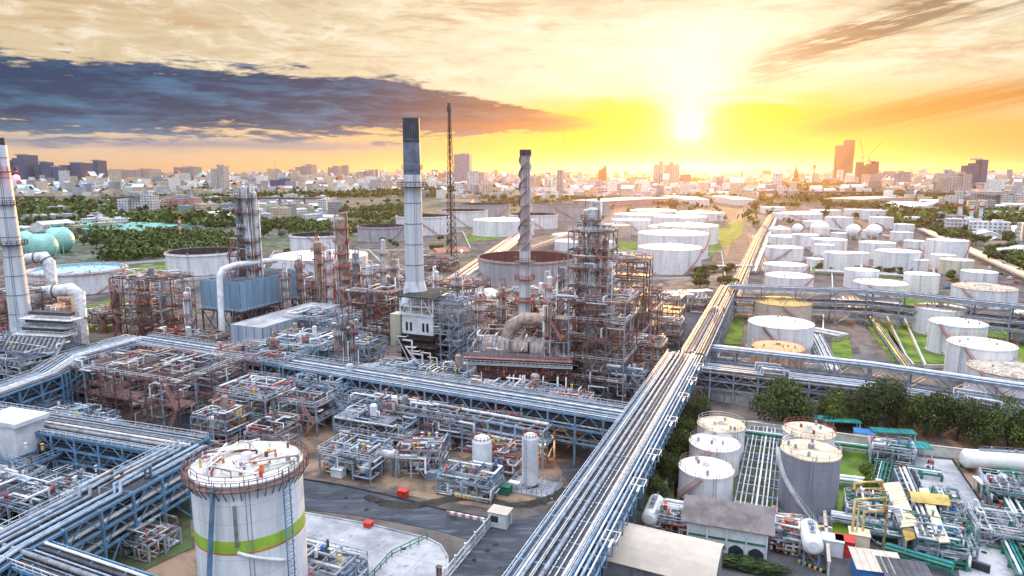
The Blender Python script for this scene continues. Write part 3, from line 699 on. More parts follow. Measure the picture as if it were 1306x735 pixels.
# white spray-painted refinery chimneys at the right
for i,(px,pt,pb,w,lb) in enumerate([(1222,255,293,5,'left thin white column with red band at the far right plant'),(1237,262,292,4,'middle thin white column at the far right plant'),(1249,258,290,4,'right thin column at the far right plant')]):
    p=G(px,pb); s=ppm(p); h=zat(p,pt); t=thing('process_column',lb,'column',(p.x,p.y,0)); MB().cyl((0,0,0),w/2/s,h,12).build('shell','white_steel',t); MB().cyl((0,0,h*.8),w/1.1/s,h*.06,12).build('platform','red_steel',t); MB().cyl((0,0,h*.4),w/1.2/s,h*.04,12).build('platform','pale_steel',t)
# teal gas spheres
for i,(px,py) in enumerate([(30,311),(56,314),(77,306)]):
    p=G(px,330 if i<2 else 322); s=ppm(p); r=17.5/s; z=zat(p,py); t=thing('gas_sphere',['left teal green gas sphere behind the tapered chimney','middle teal green gas sphere, nearest of three','right teal green gas sphere, farthest of three'][i],'sphere tank',(p.x,p.y,0),0,'teal gas spheres')
    MB().lathe([(r*math.sin(a*math.pi/14),-r*math.cos(a*math.pi/14)) for a in range(15)],26,(0,0,z)).build('shell','teal_sphere',t)
    for k in range(8):
        a=k*math.pi/4; MB().tube([(r*.98*math.cos(a),r*.98*math.sin(a),0),(r*.98*math.cos(a),r*.98*math.sin(a),z)],.35,6).build('leg','teal_sphere',t)
    b=MB(); b.lathe([(r*.35,0),(r*.35,1.0)],16,(0,0,z+r*.93)); b.bar((0,0,z+r),(r*.9,-r*.4,z+r*.1),.8,.2); b.build('walkway','teal_sheet',t)
# ================================================================ storage tanks
def solve_tank(px,yt,yb,w):
    f=G(px,yb); s=ppm(f); r=w/2/s
    for _ in range(6):
        d=Vector((f.x,f.y,0)).normalized(); c=Vector((f.x,f.y,0))+d*r; r=w/2/ppm((c.x,c.y,3))
    # keep the picture column
    c.x*=1; h=zat((c.x,c.y),yt); return c,r,h
def handrail(mb,r,z,n,h=1.1,t=.07,a0=0,a1=2*math.pi):
    P=[(r*math.cos(a0+(a1-a0)*i/n),r*math.sin(a0+(a1-a0)*i/n)) for i in range(n+1)]
    for k in (.5,1.0): mb.tube([(x,y,z+h*k) for x,y in P],t,4,caps=False)
    for x,y in P[::1]: mb.bar((x,y,z),(x,y,z+h),t*1.6)
TANKN=0
def tank(px,yt,yb,w,kind,label,shell='white_paint',roof='white_roof',rail='pink_rail',inner='dark_inside',stair=None,group='storage tanks of the tank farm',stair_m='pink_rail',full=None,c=None,r=None,h=None):
    global TANKN; TANKN+=1
    if c is None: c,r,h=solve_tank(px,yt,yb,w)
    near=w>44 if full is None else full
    rr=random.Random(TANKN*7); t=thing('storage_tank',label,'tank',(c.x,c.y,0),0,group); n=64 if w>60 else 40
    tc=max(.06,r*.004); face=math.atan2(-c.y,-c.x)
    b=MB(); b.lathe([(r*1.04,0),(r*1.04,.35),(r,.35)],n,sm=False)
    b.build('base_ring','concrete',t)
    b=MB()
    if kind=='float':
        b.lathe([(r,0),(r,h)],n); b.lathe([(r,h),(r-.35,h),(r-.35,0.5)],n)
        b.build('shell',[shell],t)
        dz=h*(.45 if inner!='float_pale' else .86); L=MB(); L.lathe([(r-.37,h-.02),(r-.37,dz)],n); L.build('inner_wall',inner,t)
        f=MB(); f.lathe([(r-.5,dz),(r*.85,dz-.1),(r*.85,dz+.35),(r*.8,dz+.4),(0,dz+.4)],n); 
        for k in range(9):
            a=k*.7; f.cyl((r*.5*math.cos(a),r*.5*math.sin(a),dz),.5,1.1,8)
        f.build('floating_roof','float_deck' if inner!='float_pale' else 'float_pale',t)
        g=MB(); g.lathe([(r+.02,h-.9),(r+.75,h-.9),(r+.75,h-.75),(r+.02,h-.75)],n); g.build('wind_girder',rail if w>90 else shell,t)
        g=MB(); g.bar((r-.6,0,h),(r*.25,0,dz+.6),.9,.15); lad=g.build('rolling_ladder','pale_steel',t); lad.rotation_euler=(0,0,face+rr.uniform(-1,1))
        if near:
            q=MB(); 
            for k in range(8):
                a=k*math.pi/4; q.box((r*math.cos(a),r*math.sin(a),h+.5),(.5,.5,1.3))
            q.build('foam_pourer',rail,t)
            q=MB(); handrail(q,r+.7,h-.75,36,1.1,.05); q.build('handrail',rail,t)
    else:
        b.lathe([(r,0),(r,h)],n); b.build('shell',shell,t)
        f=MB(); rise={'cone':.07,'dome':.16,'flat':.02,'steep':.3,'ball':.75}[kind]*r
        if kind in('dome','ball'): prof=[(r*math.cos(a*math.pi/16),h+rise*math.sin(a*math.pi/16)) for a in range(9)]
        elif kind=='steep': prof=[(r*(1-k/5*.9),h+rise*k/5+(.3 if q else 0)) for k in range(6) for q in (0,1)]+[(0,h+rise)]
        else: prof=[(r+.12,h-.25),(r+.12,h),(r*.5,h+rise*.55),(r*.06,h+rise),(0,h+rise)]
        f.lathe(prof,n)
        f.build('roof',roof,t)
        if near:
            MB().cyl((0,0,h+rise*.9),r*.06+.25,.9,10).build('vent',shell,t)
            for k in range(4):
                a=rr.uniform(0,6.28); q=rr.uniform(.3,.8)*r; MB().cyl((q*math.cos(a),q*math.sin(a),h),.26,.8+rise*.4,8).build('vent',rail if rr.random()<.25 else 'pale_steel',t)
            q=MB(); handrail(q,r-.05,h,max(14,int(r*3)),1.1,.045 if w<60 else .04); q.build('handrail',rail,t)
            q=MB()
            for k in range(int(r*2.2)+8):
                a=k*2*math.pi/(int(r*2.2)+8); q.bar((r*math.cos(a),r*math.sin(a),h-.1),(r*.06*math.cos(a),r*.06*math.sin(a),h+rise+.02),.09,.07)
            q.build('roof_rib',roof if roof not in('white_roof',) else 'white_steel',t)
    # stair that winds round the shell, or a plain ladder
    a0=face+(rr.uniform(.2,.7) if stair is None else stair[0]); 
    if near and kind!='ball':
        if stair is None: stair=(a0-face,rr.choice((-.9,.9)))
        s=MB(); n2=26; span=stair[1]; st=[]
        for k in range(n2+1):
            a=a0-span*k/n2; z=h*k/n2; st.append((a,z))
        for (a,z),(a2,z2) in zip(st,st[1:]):
            p=[((r+q)*math.cos(a),(r+q)*math.sin(a),z) for q in (.15,.9)]; p2=[((r+q)*math.cos(a2),(r+q)*math.sin(a2),z2) for q in (.15,.9)]
            s.quad(p[0],p[1],p2[1],p2[0]); s.bar(p[1],(p[1][0],p[1][1],z+1.0),.05); s.bar((p[1][0],p[1][1],z-.15),(p2[1][0],p2[1][1],z2-.15),.08,.3); s.bar((p[1][0],p[1][1],z+1.05),(p2[1][0],p2[1][1],z2+1.05),.07)
        s.build('stairway',stair_m,t)
    l=MB(); a=face+rr.uniform(-.9,.9); rx=r+.3; 
    for q in (-.25,.25): l.bar((rx*math.cos(a)-q*math.sin(a),rx*math.sin(a)+q*math.cos(a),0),(rx*math.cos(a)-q*math.sin(a),rx*math.sin(a)+q*math.cos(a),h+.8),.09)
    l.build('downpipe','pale_steel',t)
    for q in (-.4,.15,.6):
        m=MB(); a=face+q; m.tube([(r*math.cos(a)*.98,r*math.sin(a)*.98,1.0),((r+1.2)*math.cos(a),(r+1.2)*math.sin(a),1.0),((r+1.6)*math.cos(a),(r+1.6)*math.sin(a),.3)],.22,6)
        m.build('nozzle','cladding_dull',t)
    return t,c,r,h
fl='float'
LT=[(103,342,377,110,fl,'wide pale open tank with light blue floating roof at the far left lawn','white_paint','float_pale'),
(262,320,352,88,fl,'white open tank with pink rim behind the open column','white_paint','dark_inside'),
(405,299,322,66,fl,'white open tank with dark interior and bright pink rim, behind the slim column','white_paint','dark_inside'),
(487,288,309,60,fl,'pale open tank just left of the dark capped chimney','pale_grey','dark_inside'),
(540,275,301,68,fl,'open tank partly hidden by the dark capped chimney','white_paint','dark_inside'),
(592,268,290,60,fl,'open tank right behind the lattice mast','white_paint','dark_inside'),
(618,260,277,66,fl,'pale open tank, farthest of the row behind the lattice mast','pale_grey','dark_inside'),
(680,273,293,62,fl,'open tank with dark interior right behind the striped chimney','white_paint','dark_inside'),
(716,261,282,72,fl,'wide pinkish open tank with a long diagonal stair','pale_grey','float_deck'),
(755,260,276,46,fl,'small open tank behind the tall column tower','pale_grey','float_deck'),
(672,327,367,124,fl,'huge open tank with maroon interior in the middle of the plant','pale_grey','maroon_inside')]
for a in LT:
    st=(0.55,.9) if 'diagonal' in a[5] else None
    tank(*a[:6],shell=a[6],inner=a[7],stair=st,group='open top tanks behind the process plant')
for a in [(410,325,348,118,'flat','low wide white tank in front of the dark rimmed open tank'),(642,280,303,78,'cone','low broad white tank left of the striped chimney'),
(733,299,305,58,'flat','very low white roof tank behind the maroon tank, farther one'),(735,307,322,56,'cone','low white roof tank just behind the maroon tank')]:
    tank(*a,group='low white tanks behind the process plant')
W=[(892,271,283,62,'cone','pale flat tank, farthest on the left side of the avenue'),(866,276,294,68,'cone','white tank, fourth back in the column beside the avenue'),(870,289,308,88,'cone','white tank hidden between the third and fourth of the avenue column'),
(876,287,313,76,'cone','white tank, third back in the column beside the avenue'),(857,297,333,88,'cone','large white tank directly behind the front tank of the left farm'),(853,315,351,79,'cone','large white tank standing front and alone before the bare yard'),
(832,268,281,58,'flat','farthest pale tank of the left farm by the glowing trees'),(814,273,291,64,'cone','broad pale tank, second from back on the left farm'),(804,280,300,50,'cone','bright white tank in the middle of the left farm row'),
(784,287,304,40,'flat','brown tinted tank right of the tall column tower'),(774,293,314,24,'flat','narrow tan tank close behind the tall column tower'),(767,308,327,32,'cone','small white tank peeping out behind the tall column tower')]
for i,a in enumerate(W): tank(*a,roof='white_roof' if i not in (9,10) else 'tan_roof',shell='white_paint' if i not in (9,10) else 'sheet_tan')
RT=[(1005,351,372,58,'cone','white tank just behind the far pipe bridge, nearest in the left column'),(1001,337,352,52,'cone','white tank second back in the left column of the right farm'),(999,315,334,46,'cone','white tank with dark diagonal stair, third back in the left column'),
(1001,301,315,43,'cone','white tank fourth back in the left column'),(1026,299,318,32,'cone','small white tank between the left and second column'),(1056,305,327,42,'cone','white tank in the second column below the white dome'),
(1069,322,346,36,'cone','smaller white tank, nearest the viewer in the second column'),(1117,309,332,42,'cone','white tank in the third column below the paired spheres'),(1143,320,346,53,'cone','broad white tank front of the third column'),
(1205,306,340,47,'cone','tall white tank at the right edge of the farm'),(1201,325,346,28,'cone','narrow white tank tucked before the tall right hand one'),(1218,331,352,38,'cone','cream green tinted tank at the right edge of the farm'),
(1247,346,364,40,'cone','low white tank beside the cars at the right'),(1252,366,394,71,'cone','wide white tank with brown rocky roof just behind the far pipe bridge'),(1173,349,376,40,'cone','white tank with stair at its left behind the far pipe bridge'),
(1121,360,380,63,'cone','low wide white tank behind the middle of the far pipe bridge'),(1097,344,369,40,'cone','white tank with red roof edge in the middle of the farm'),
(1196,392,430,59,'cone','back white tank of the lawn group'),(1217,411,456,64,'cone','middle white tank of the lawn group'),(1246,438,490,75,'cone','near white tank of the lawn group with thin red standpipe'),
(1283,470,514,93,'cone','large tank with brown rocky roof at the right edge'),(1318,400,440,52,'cone','white tank cut by the right edge beyond the lawn'),
(996,384,417,70,'cone','tank with yellow tan roof behind the railed white tank'),(993,411,454,79,'cone','big white tank with diagonal stair between the two pipe bridges'),(990,442,477,63,'cone','rusty striped tank with orange roof close to the near pipe bridge'),
(1016,272,282,60,'cone','far white tank at the back of the left column'),(1052,268,277,36,'flat','far low white tank at the back of the second column'),(1069,277,293,33,'cone','far white tank with diagonal stair behind the white dome'),
(1112,268,281,30,'cone','far white tank at the back of the third column'),(1123,277,292,28,'cone','far white tank behind the right sphere'),(985,264,273,30,'flat','tiny far white tank at the end of the avenue'),(1149,296,309,26,'cone','small white tank right of the spheres'),(1165,307,320,24,'cone','small white tank by the outer pipeway'),(1072,297,306,24,'cone','small tank before the white dome'),
(1037,282,291,26,'flat','low far tank right of the stepped cone tank'),(1040,330,342,22,'cone','small white tank left of the second column'),(1152,286,296,24,'cone','small far tank behind the outer pipeway'),(1050,312,330,24,'cone','slim white tank squeezed left of the second column tank'),(1092,293,305,24,'cone','small white tank under the middle sphere'),(1093,322,340,26,'cone','small white tank between the second and third columns'),(1168,331,347,26,'cone','small white tank right of the broad third column tank'),(1030,270,279,30,'flat','far flat tank left of the far stair tank'),(1090,267,276,26,'flat','far flat tank between the second and third back rows'),(1136,267,276,26,'flat','far flat tank at the right of the back row'),(1165,277,288,24,'cone','small far tank beside the outer road trees')]
for i,a in enumerate(RT):
    kw={}
    if 'rocky' in a[5]: kw=dict(roof='rock_roof')
    if 'yellow tan' in a[5]: kw=dict(roof='yellow_roof',shell='sheet_tan',stair=(.9,.9))
    if 'rusty' in a[5]: kw=dict(roof='rust_roof',shell='rust_shell',rail='orange_steel')
    if 'cream green' in a[5]: kw=dict(shell='cream_shell',roof='cream_shell')
    if 'diagonal' in a[5]: kw['stair']=(.3,.8) if a[0]!=999 else (-.5,-.9); kw['full']=True; kw['stair_m']='brown_steel'
    if 'red standpipe' in a[5] or 'red roof' in a[5]: kw['rail']='red_steel'
    tank(*a,**kw)
for a in [(1045,291,300,23,'ball','white half dome tank in the middle of the right farm'),(994,292,300,27,'steep','stepped conical tank at the left of the right farm')]: tank(*a)
for i,(px,yt,yb,r,lb) in enumerate([(1017,282,302,9,'left white sphere tank with a curved stair'),(1088,285,306,11,'middle white sphere tank with a curved stair'),(1114,287,308,12,'right white sphere tank with a dark curved stair')]):
    p=G(px,yb); s=ppm(p); R_=r*.82/s; t=thing('gas_sphere',lb,'sphere tank',(p.x,p.y,0),0,'white gas spheres'); z=R_*1.25
    MB().lathe([(R_*math.sin(a*math.pi/14),-R_*math.cos(a*math.pi/14)) for a in range(15)],24,(0,0,z)).build('shell','white_roof',t)
    for k in range(8):
        a=k*math.pi/4; MB().tube([(R_*.97*math.cos(a),R_*.97*math.sin(a),0),(R_*.97*math.cos(a),R_*.97*math.sin(a),z)],.4,6).build('leg','white_steel',t)
    b=MB(); pts=[]
    for k in range(15):
        u=k/14; th=R(-100+130*u); ph=R(-30+118*u); rr_=R_*1.07; pts.append((rr_*math.cos(ph)*math.sin(th+1.6)*1.0,-rr_*math.cos(ph)*math.cos(th+1.0),z+rr_*math.sin(ph)))
    b.tube(pts,.55,4); b.build('stairway','brown_steel',t)
# near tanks, lower right
tank(917,541,592,58,'flat','white tank with sunken tan roof at the back of the left trio',shell='wall_white',roof='tan_roof',full=True,stair=(2.5,.5),rail='pale_grey',group='tanks of the small yard')
tank(909,564,612,62,'cone','white tank with pale roof and pink handrail in the middle of the left trio',roof='white_roof',rail='pink_rail',stair=(-1.0,-.9),group='tanks of the small yard')
tank(898,596,647,67,'cone','front white tank of the left trio with pink handrail',roof='white_roof',rail='pink_rail',stair=(-1.0,-.9),group='tanks of the small yard')
tank(1027,549,610,61,'cone','tan roofed tank with red handrail behind the tall grey tank',shell='wall_white',roof='tan_roof',rail='red_steel',group='tanks of the small yard')
tank(1027,574,666,70,'cone','tall grey tank with tan roof and a long spiral stair',shell='grey_tank',roof='tan_roof',rail='pale_grey',stair=(.35,1.75),stair_m='cladding',group='tanks of the small yard')
# the big white tank with the lime band, lower left
c=G(315,590,22.0); c.z=0; lr=67.0/ppm((c.x,c.y,22)); LIME,lc,lrad,lh=tank(0,0,0,150,'cone','big white foreground tank with a lime green band and crowded brown walkway','white_paint','sheet_white','brown_steel',full=True,stair=(-.95,-.4),stair_m='grey_blue_steel',c=c,r=lr,h=22.0,group=None)
zb=zat((c.x,c.y-lr),699); b=MB(); b.lathe([(lr+.03,zb-.8),(lr+.03,zb+.8)],64); b.build('green_band','lime_band',LIME)
b=MB(); b.lathe([(lr+.04,zb-1.05),(lr+.04,zb-.8)],64); b.build('orange_stripe','orange_band',LIME)
b=MB(); b.lathe([(lr,lh-.6),(lr+.95,lh-.6),(lr+.95,lh-.45),(lr,lh-.45)],64); b.build('walkway','brown_steel',LIME)
b=MB(); handrail(b,lr+.9,lh-.45,48,1.2,.05); b.build('handrail','brown_steel',LIME)
b=MB()
for k in range(48):
    a=k*math.pi/24; b.bar((lr*math.cos(a),lr*math.sin(a),lh-2.0),((lr+.85)*math.cos(a),(lr+.85)*math.sin(a),lh-.6),.1)
b.build('bracket','brown_steel',LIME)
rr=random.Random(5); fa=math.atan2(-c.y,-c.x)
for k in range(26):
    a=rr.uniform(0,6.28); q=rr.uniform(.15,.9)*lr; x,y=q*math.cos(a),q*math.sin(a); a2=a+rr.uniform(.4,1.6); q2=rr.uniform(.5,.98)*lr; z=lh+.5+rr.uniform(.1,.7)
    MB().tube([(x,y,z-.6),(x,y,z),(q2*math.cos(a2),q2*math.sin(a2),z),(q2*math.cos(a2),q2*math.sin(a2),lh)],rr.uniform(.06,.16),6).build('roof_pipe',rr.choice(['white_steel','pink_rail','red_steel','cladding','brown_steel','white_steel']),LIME)
for k in range(12):
    a=rr.uniform(0,6.28); q=rr.uniform(.2,.9)*lr; b=MB(); b.cyl((q*math.cos(a),q*math.sin(a),lh),rr.uniform(.12,.3),rr.uniform(.5,1.3),8); b.build('roof_fitting',rr.choice(['red_paint','yellow_paint','white_steel','brown_steel','orange_steel']),LIME)
b=MB()
for k in (0,1):
    o=MB(); 
for a in (fa+.62,):
    x,y=(lr+.7)*math.cos(a),(lr+.7)*math.sin(a); tx,ty=-math.sin(a),math.cos(a)
    for q in (-.5,.5): b.bar((x+tx*q,y+ty*q,0),(x+tx*q,y+ty*q,lh+1),.14)
    for z in range(1,44): b.bar((x-tx*.5,y-ty*.5,z*.5),(x+tx*.5,y+ty*.5,z*.5),.05)
    for z in range(2,22): b.tube([((lr+.7+.6*math.sin(w))*math.cos(a)+tx*.6*math.cos(w),(lr+.7+.6*math.sin(w))*math.sin(a)+ty*.6*math.cos(w),z) for w in [k*math.pi/5 for k in range(6)]],.035,4)
b.build('caged_ladder','grey_blue_steel',LIME)
b=MB(); a=fa-.25
b.tube([((lr+.35)*math.cos(a),(lr+.35)*math.sin(a),lh-2.5),((lr+.35)*math.cos(a),(lr+.35)*math.sin(a),lh-8)],.22,8); b.build('standpipe','cladding_dull',LIME)
b=MB(); P=[((lr+.45)*math.cos(a+q),(lr+.45)*math.sin(a+q),lh-8.6-q*3.4) for q in [k*.11 for k in range(9)]]; b.tube(P,.24,8); b.build('downpipe','white_steel',LIME)

# ================================================================ pipe bridges
def offset_line(P,off):
    out=[]
    for i,p in enumerate(P):
        a=(P[i]-P[i-1]) if i else None; b=(P[i+1]-P[i]) if i<len(P)-1 else None
        f=lambda v: Vector((v.y,-v.x,0)).normalized()
        if a is not None: a=Vector((a.x,a.y,0))
        if b is not None: b=Vector((b.x,b.y,0))
        if a is not None and a.length<.01: a=None
        if b is not None and b.length<.01: b=None
        n=f(a) if a is not None else f(b)
        if a is not None and b is not None:
            m=(f(a)+f(b)); m=m/max(.3,m.length_squared)*2 if m.length>1e-3 else f(a); n=m
        out.append(Vector((p.x+n.x*off,p.y+n.y*off,p.z)))
    return out
PM=['cladding','cladding_dull','white_steel','cladding_dull','pale_steel','pipe_blue','pipe_blue','cladding_dark']
def bridge(label,pts,width,top,levels,seed,steel='grey_blue_steel',spacing=6.0,pm=PM,npipe=(7,9,8),legs=True,sides=True,rails=False,loop=False,maxr=.36,walk=False,group='pipe bridges of the plant',truss=True):
    """pts: world XY corner points of the centre line. levels: heights of decks below top"""
    rr=random.Random(seed); o=Vector((pts[0][0],pts[0][1],0)); P=[Vector((p[0]-o.x,p[1]-o.y,0)) for p in pts]
    t=thing('pipe_bridge',label,'pipe bridge',tuple(o),0,group)
    nb=0
    # portal bents
    for (a,b) in zip(P,P[1:]):
        L=(b-a).length; d=(b-a).normalized(); nrm=Vector((d.y,-d.x,0)); k=max(1,round(L/spacing))
        for i in range(k+1):
            c=a+d*(L*i/k); m=MB()
            if legs:
                for s in (-1,1):
                    q=c+nrm*s*width/2; m.bar((q.x,q.y,0),(q.x,q.y,top+.1),.38,.38)
            for z in levels:
                q1,q2=c-nrm*width/2,c+nrm*width/2; m.bar((q1.x,q1.y,z),(q2.x,q2.y,z),.28,.4)
            if i%3==1 and legs:
                q1,q2=c-nrm*width/2,c+nrm*width/2; zz=levels[0]; m.bar((q1.x,q1.y,.3),(q2.x,q2.y,zz),.2); m.bar((q2.x,q2.y,.3),(q1.x,q1.y,zz),.2)
            m.build('bent',steel,t); nb+=1
        # side girders with bracing
        for s in (-1,1):
            m=MB()
            lv=[(z0,z1) for z0,z1 in zip(levels,levels[1:])] or [(levels[0]-1.6,levels[0])]
            for z in ([l for l in levels]): 
                q1,q2=a+nrm*s*width/2,b+nrm*s*width/2; m.bar((q1.x,q1.y,z),(q2.x,q2.y,z),.22,.42)
            if truss:
                for z0,z1 in lv:
                    for i in range(k):
                        c1=a+d*(L*i/k)+nrm*s*width/2; c2=a+d*(L*(i+1)/k)+nrm*s*width/2; mid=(c1+c2)/2
                        m.bar((c1.x,c1.y,z0),(mid.x,mid.y,z1),.16); m.bar((mid.x,mid.y,z1),(c2.x,c2.y,z0),.16)
            if legs and truss:
                for i in range(0,k,3):
                    c1=a+d*(L*i/k)+nrm*s*width/2; c2=a+d*(L*(i+1)/k)+nrm*s*width/2; mid=(c1+c2)/2
                    m.bar((c1.x,c1.y,.2),(mid.x,mid.y,levels[0]),.2); m.bar((mid.x,mid.y,levels[0]),(c2.x,c2.y,.2),.2)
            m.build('side_girder',steel,t)
    # pipes, each following the whole line
    if legs and truss and width>4.5:
        m=MB()
        for z in levels[1:] if len(levels)>1 else levels:
            for a,b in zip(P,P[1:]): m.bar((a.x,a.y,z+.12),(b.x,b.y,z+.12),width*.94,.05)
        m.build('shade_grating','cladding_dark' if z else 'dark_steel',t)  # dark deck sheet, laid so the gaps between pipes read as shaded
    for li,z in enumerate(sorted(levels,reverse=True)):
        n=npipe[min(li,len(npipe)-1)]; x=-width/2+.7; items=[]
        while x<width/2-.5 and len(items)<n:
            r=rr.choice([.1,.14,.18,.22,.28,maxr,maxr*.8]); x+=r; items.append((x,r)); x+=r+rr.choice([.12,.2,.3,.6])
        if items:
            sl=(width/2-.5)-items[-1][0]-items[-1][1]; k=len(items)
            items=[(q+max(0,sl)*(i+.3)/k,r) for i,(q,r) in enumerate(items)]
        for x,r in items:
            L=offset_line(P,x); zz=z+.22+r; pts3=[(p.x,p.y,zz) for p in L]
            if loop and rr.random()<.5:      # an expansion hump
                out=[Vector(pts3[0])]
                for a,b in zip(pts3,pts3[1:]):
                    a,b=Vector(a),Vector(b); d=(b-a).normalized(); Ls=(b-a).length
                    if Ls>22:
                        u=Ls*.5+x*.5; h=1.2+abs(x)*.2; out+=[a+d*(u-3),a+d*(u-3)+Vector((0,0,h)),a+d*(u+3)+Vector((0,0,h)),a+d*(u+3)]
                    out.append(b)
                pts3=out
            m=MB().tube(pts3,r,8 if r>.2 else 6)
            for a,b in zip(pts3,pts3[1:]):      # welded flanges and clamps along the run
                a,b=Vector(a),Vector(b); Ls=(b-a).length; dd=(b-a)/max(Ls,.01); u=rr.uniform(3,9)
                while u<Ls-1 and r>.12 and Ls<260: q=a+dd*u; m.tube([q-dd*.12,q+dd*.12],r*1.28,8); u+=rr.uniform(5,16)
            m.build('pipe',rr.choice(pm),t)
    if walk:
        m=MB(); 
        for a,b in zip(offset_line(P,walk),offset_line(P,walk)[1:]): m.bar((a.x,a.y,top+.1),(b.x,b.y,top+.1),1.1,.08)
        m.build('walkway','cladding_dark',t)
    if rails:
        for s in rails:
            m=MB(); L=offset_line(P,s)
            for a,b in zip(L,L[1:]):
                for h in (.55,1.1): m.bar((a.x,a.y,top+h),(b.x,b.y,top+h),.07)
                k=max(1,int((b-a).length/1.6))
                for i in range(k+1): q=a.lerp(b,i/k); m.bar((q.x,q.y,top),(q.x,q.y,top+1.1),.07)
            m.build('handrail','white_steel',t)
    return t
g=lambda px,py,z: tuple(G(px,py,z)[:2])
# main bridge, foreground to the far avenue
A=Vector(G(688,735,12)); B=Vector(G(869,452,12)); d=(B-A).normalized(); A2=A-d*45
MAIN=bridge('long main pipe bridge running from the bottom edge up to the crossing, with silver pipes',[A2[:2],B[:2]],7.0,12,[6.4,9.2,12],1,steel='grey_blue_steel',npipe=(8,8,6),rails=(-3.45,3.45,-.5),maxr=.4,walk=-.1,pm=['cladding','cladding_dull','cladding','pale_steel','cladding_dull','white_steel','cladding'])
# its outrigger brackets and little landings on the right flank
L_=(B-A2).length; nr=Vector((d.y,-d.x,0)); o=Vector((A2.x,A2.y,0)); k=int(L_/3)
for i in range(k):
    c=d*(i*3+1); q=nr*3.5; m=MB(); e=c+q+nr*2.2
    m.bar((c.x+q.x,c.y+q.y,11.8),(e.x,e.y,11.8),.2); m.bar((e.x,e.y,11.8),(c.x+q.x,c.y+q.y,8.4),.16); m.bar((c.x+q.x,c.y+q.y,8.6),(e.x,e.y,8.6),.16)
    m.bar((e.x,e.y,11.8),(e.x,e.y,8.6),.14)
    m.build('outrigger','blue_steel',MAIN)
for off,z,r in ((4.0,12.15,.16),(4.7,12.15,.2),(5.4,12.12,.12),(4.2,8.95,.22),(5.0,8.95,.18)):
    s=nr*off; MB().tube([(s.x,s.y,z),(s.x+d.x*L_,s.y+d.y*L_,z)],r,7).build('pipe','white_steel' if r<.18 else 'pipe_blue',MAIN)
for u in (.36,.47,.55,.66,.76,.84,.92):
    c=d*(L_*u)+nr*6.1; m=MB(); ca=math.atan2(d.y,d.x); m.box((c.x,c.y,12.0),(2.2,.3,.12),ca)
    for sx in (-1.2,1.2): m.bar((c.x+d.x*sx-nr.x,c.y+d.y*sx-nr.y,13.1),(c.x+d.x*sx+nr.x,c.y+d.y*sx+nr.y,13.1),.09)
    for sy in (-1,1): m.bar((c.x-d.x*1.2+nr.x*sy,c.y-d.y*1.2+nr.y*sy,13.1),(c.x+d.x*1.2+nr.x*sy,c.y+d.y*1.2+nr.y*sy,13.1),.09)
    for sx in (-1.2,1.2):
        for sy in (-1,1): m.bar((c.x+d.x*sx+nr.x*sy,c.y+d.y*sx+nr.y*sy,12),(c.x+d.x*sx+nr.x*sy,c.y+d.y*sx+nr.y*sy,13.1),.08)
    m.build('landing','white_steel',MAIN)
for i in range(int(L_/1.5)):
    pass
m=MB()
for i in range(int(L_/1.1)):
    c=d*(i*1.1+.3)+nr*1.4; m.bar((c.x-nr.x*.6,c.y-nr.y*.6,12.9),(c.x+nr.x*.6,c.y+nr.y*.6,12.9),.09,.06)
m.build('cable_tray','cladding_dark',MAIN)
# the rest of the network
C=G(930,363,12); B2=Vector((B.x+4,B.y+3,0))
bridge('main pipe bridge beyond the jog, rising towards the far crossing',[B2[:2],C[:2]],6.5,11,[7,11],2,steel='pale_steel',npipe=(8,6),rails=(-3.2,),maxr=.4,pm=['cladding_warm','cladding','white_steel','cladding_warm'],loop=True)
bridge('far low pipe avenue between the two tank farms',[tuple(C[:2]),g(968,300,4),g(985,272,4)],7,3,[3],3,steel='pale_steel',spacing=18,npipe=(9,),maxr=.5,truss=False,pm=['cladding_warm','cladding_dull','cladding_warm','sheet_tan'])
bridge('second low pipe avenue right of the first, ending at the horizon trees',[g(960,345,3),g(975,310,3),g(990,275,3)],6,2,[2],31,steel='pale_steel',spacing=18,npipe=(7,),maxr=.45,truss=False,pm=['cladding_warm','white_steel','cladding_dull'])
N1=None
bridge('near pipe bridge crossing behind the tree line on the right',[g(880,462,9),g(1100,492,8),g(1420,545,8)],8,8,[3.6,5.8,8],4,steel='pale_steel',npipe=(8,8,7),maxr=.3,loop=True)
bridge('open frame pipe bridge running beside the near one, without a roof deck',[g(900,443,9),g(1110,466,9),g(1400,508,9)],5,9,[5,9],5,steel='pale_steel',npipe=(5,7),spacing=9)
bridge('far pipe bridge crossing between the two rows of round tanks',[g(930,366,13),g(1110,372,13),g(1400,402,13)],9,13,[5,8,13],6,steel='pale_steel',npipe=(3,9,9),spacing=12,truss=True)
R45A=g(178,432,11); R45B=g(815,532,11)
bridge('long blue pipe bridge across the middle of the plant',[R45A,R45B],9,11,[5,8,11],7,steel='grey_blue_steel',npipe=(9,8,8),rails=(-4.4,4.4),maxr=.36)
bridge('blue pipe bridge climbing from the left edge to the corner',[R45A,g(95,455,11),g(60,478,11),g(-60,520,11)],8,11,[5,8,11],8,steel='blue_steel',npipe=(10,8,6),maxr=.45,rails=(4,))
Q=g(245,570,10.5)
bridge('bright blue pipe bridge crossing the lower left corner, upper arm',[g(-160,505,10.5),Q],8.5,10.5,[5.5,8,10.5],9,steel='blue_steel',npipe=(8,7,7),rails=(-4.1,4.1),maxr=.36)
bridge('bright blue pipe bridge beside the lime banded tank, lower arm',[Q,g(0,700,10.5),g(-150,800,10.5)],8.5,10.5,[4.5,7.5,10.5],10,steel='blue_steel',npipe=(8,8,7),rails=(4.1,),maxr=.36,loop=True)
bridge('pipe bridge cutting the bottom left corner of the picture',[g(-120,655,10),g(20,700,10),g(190,760,10)],6,10,[6,10],11,steel='blue_steel',npipe=(8,7),rails=(2.9,))
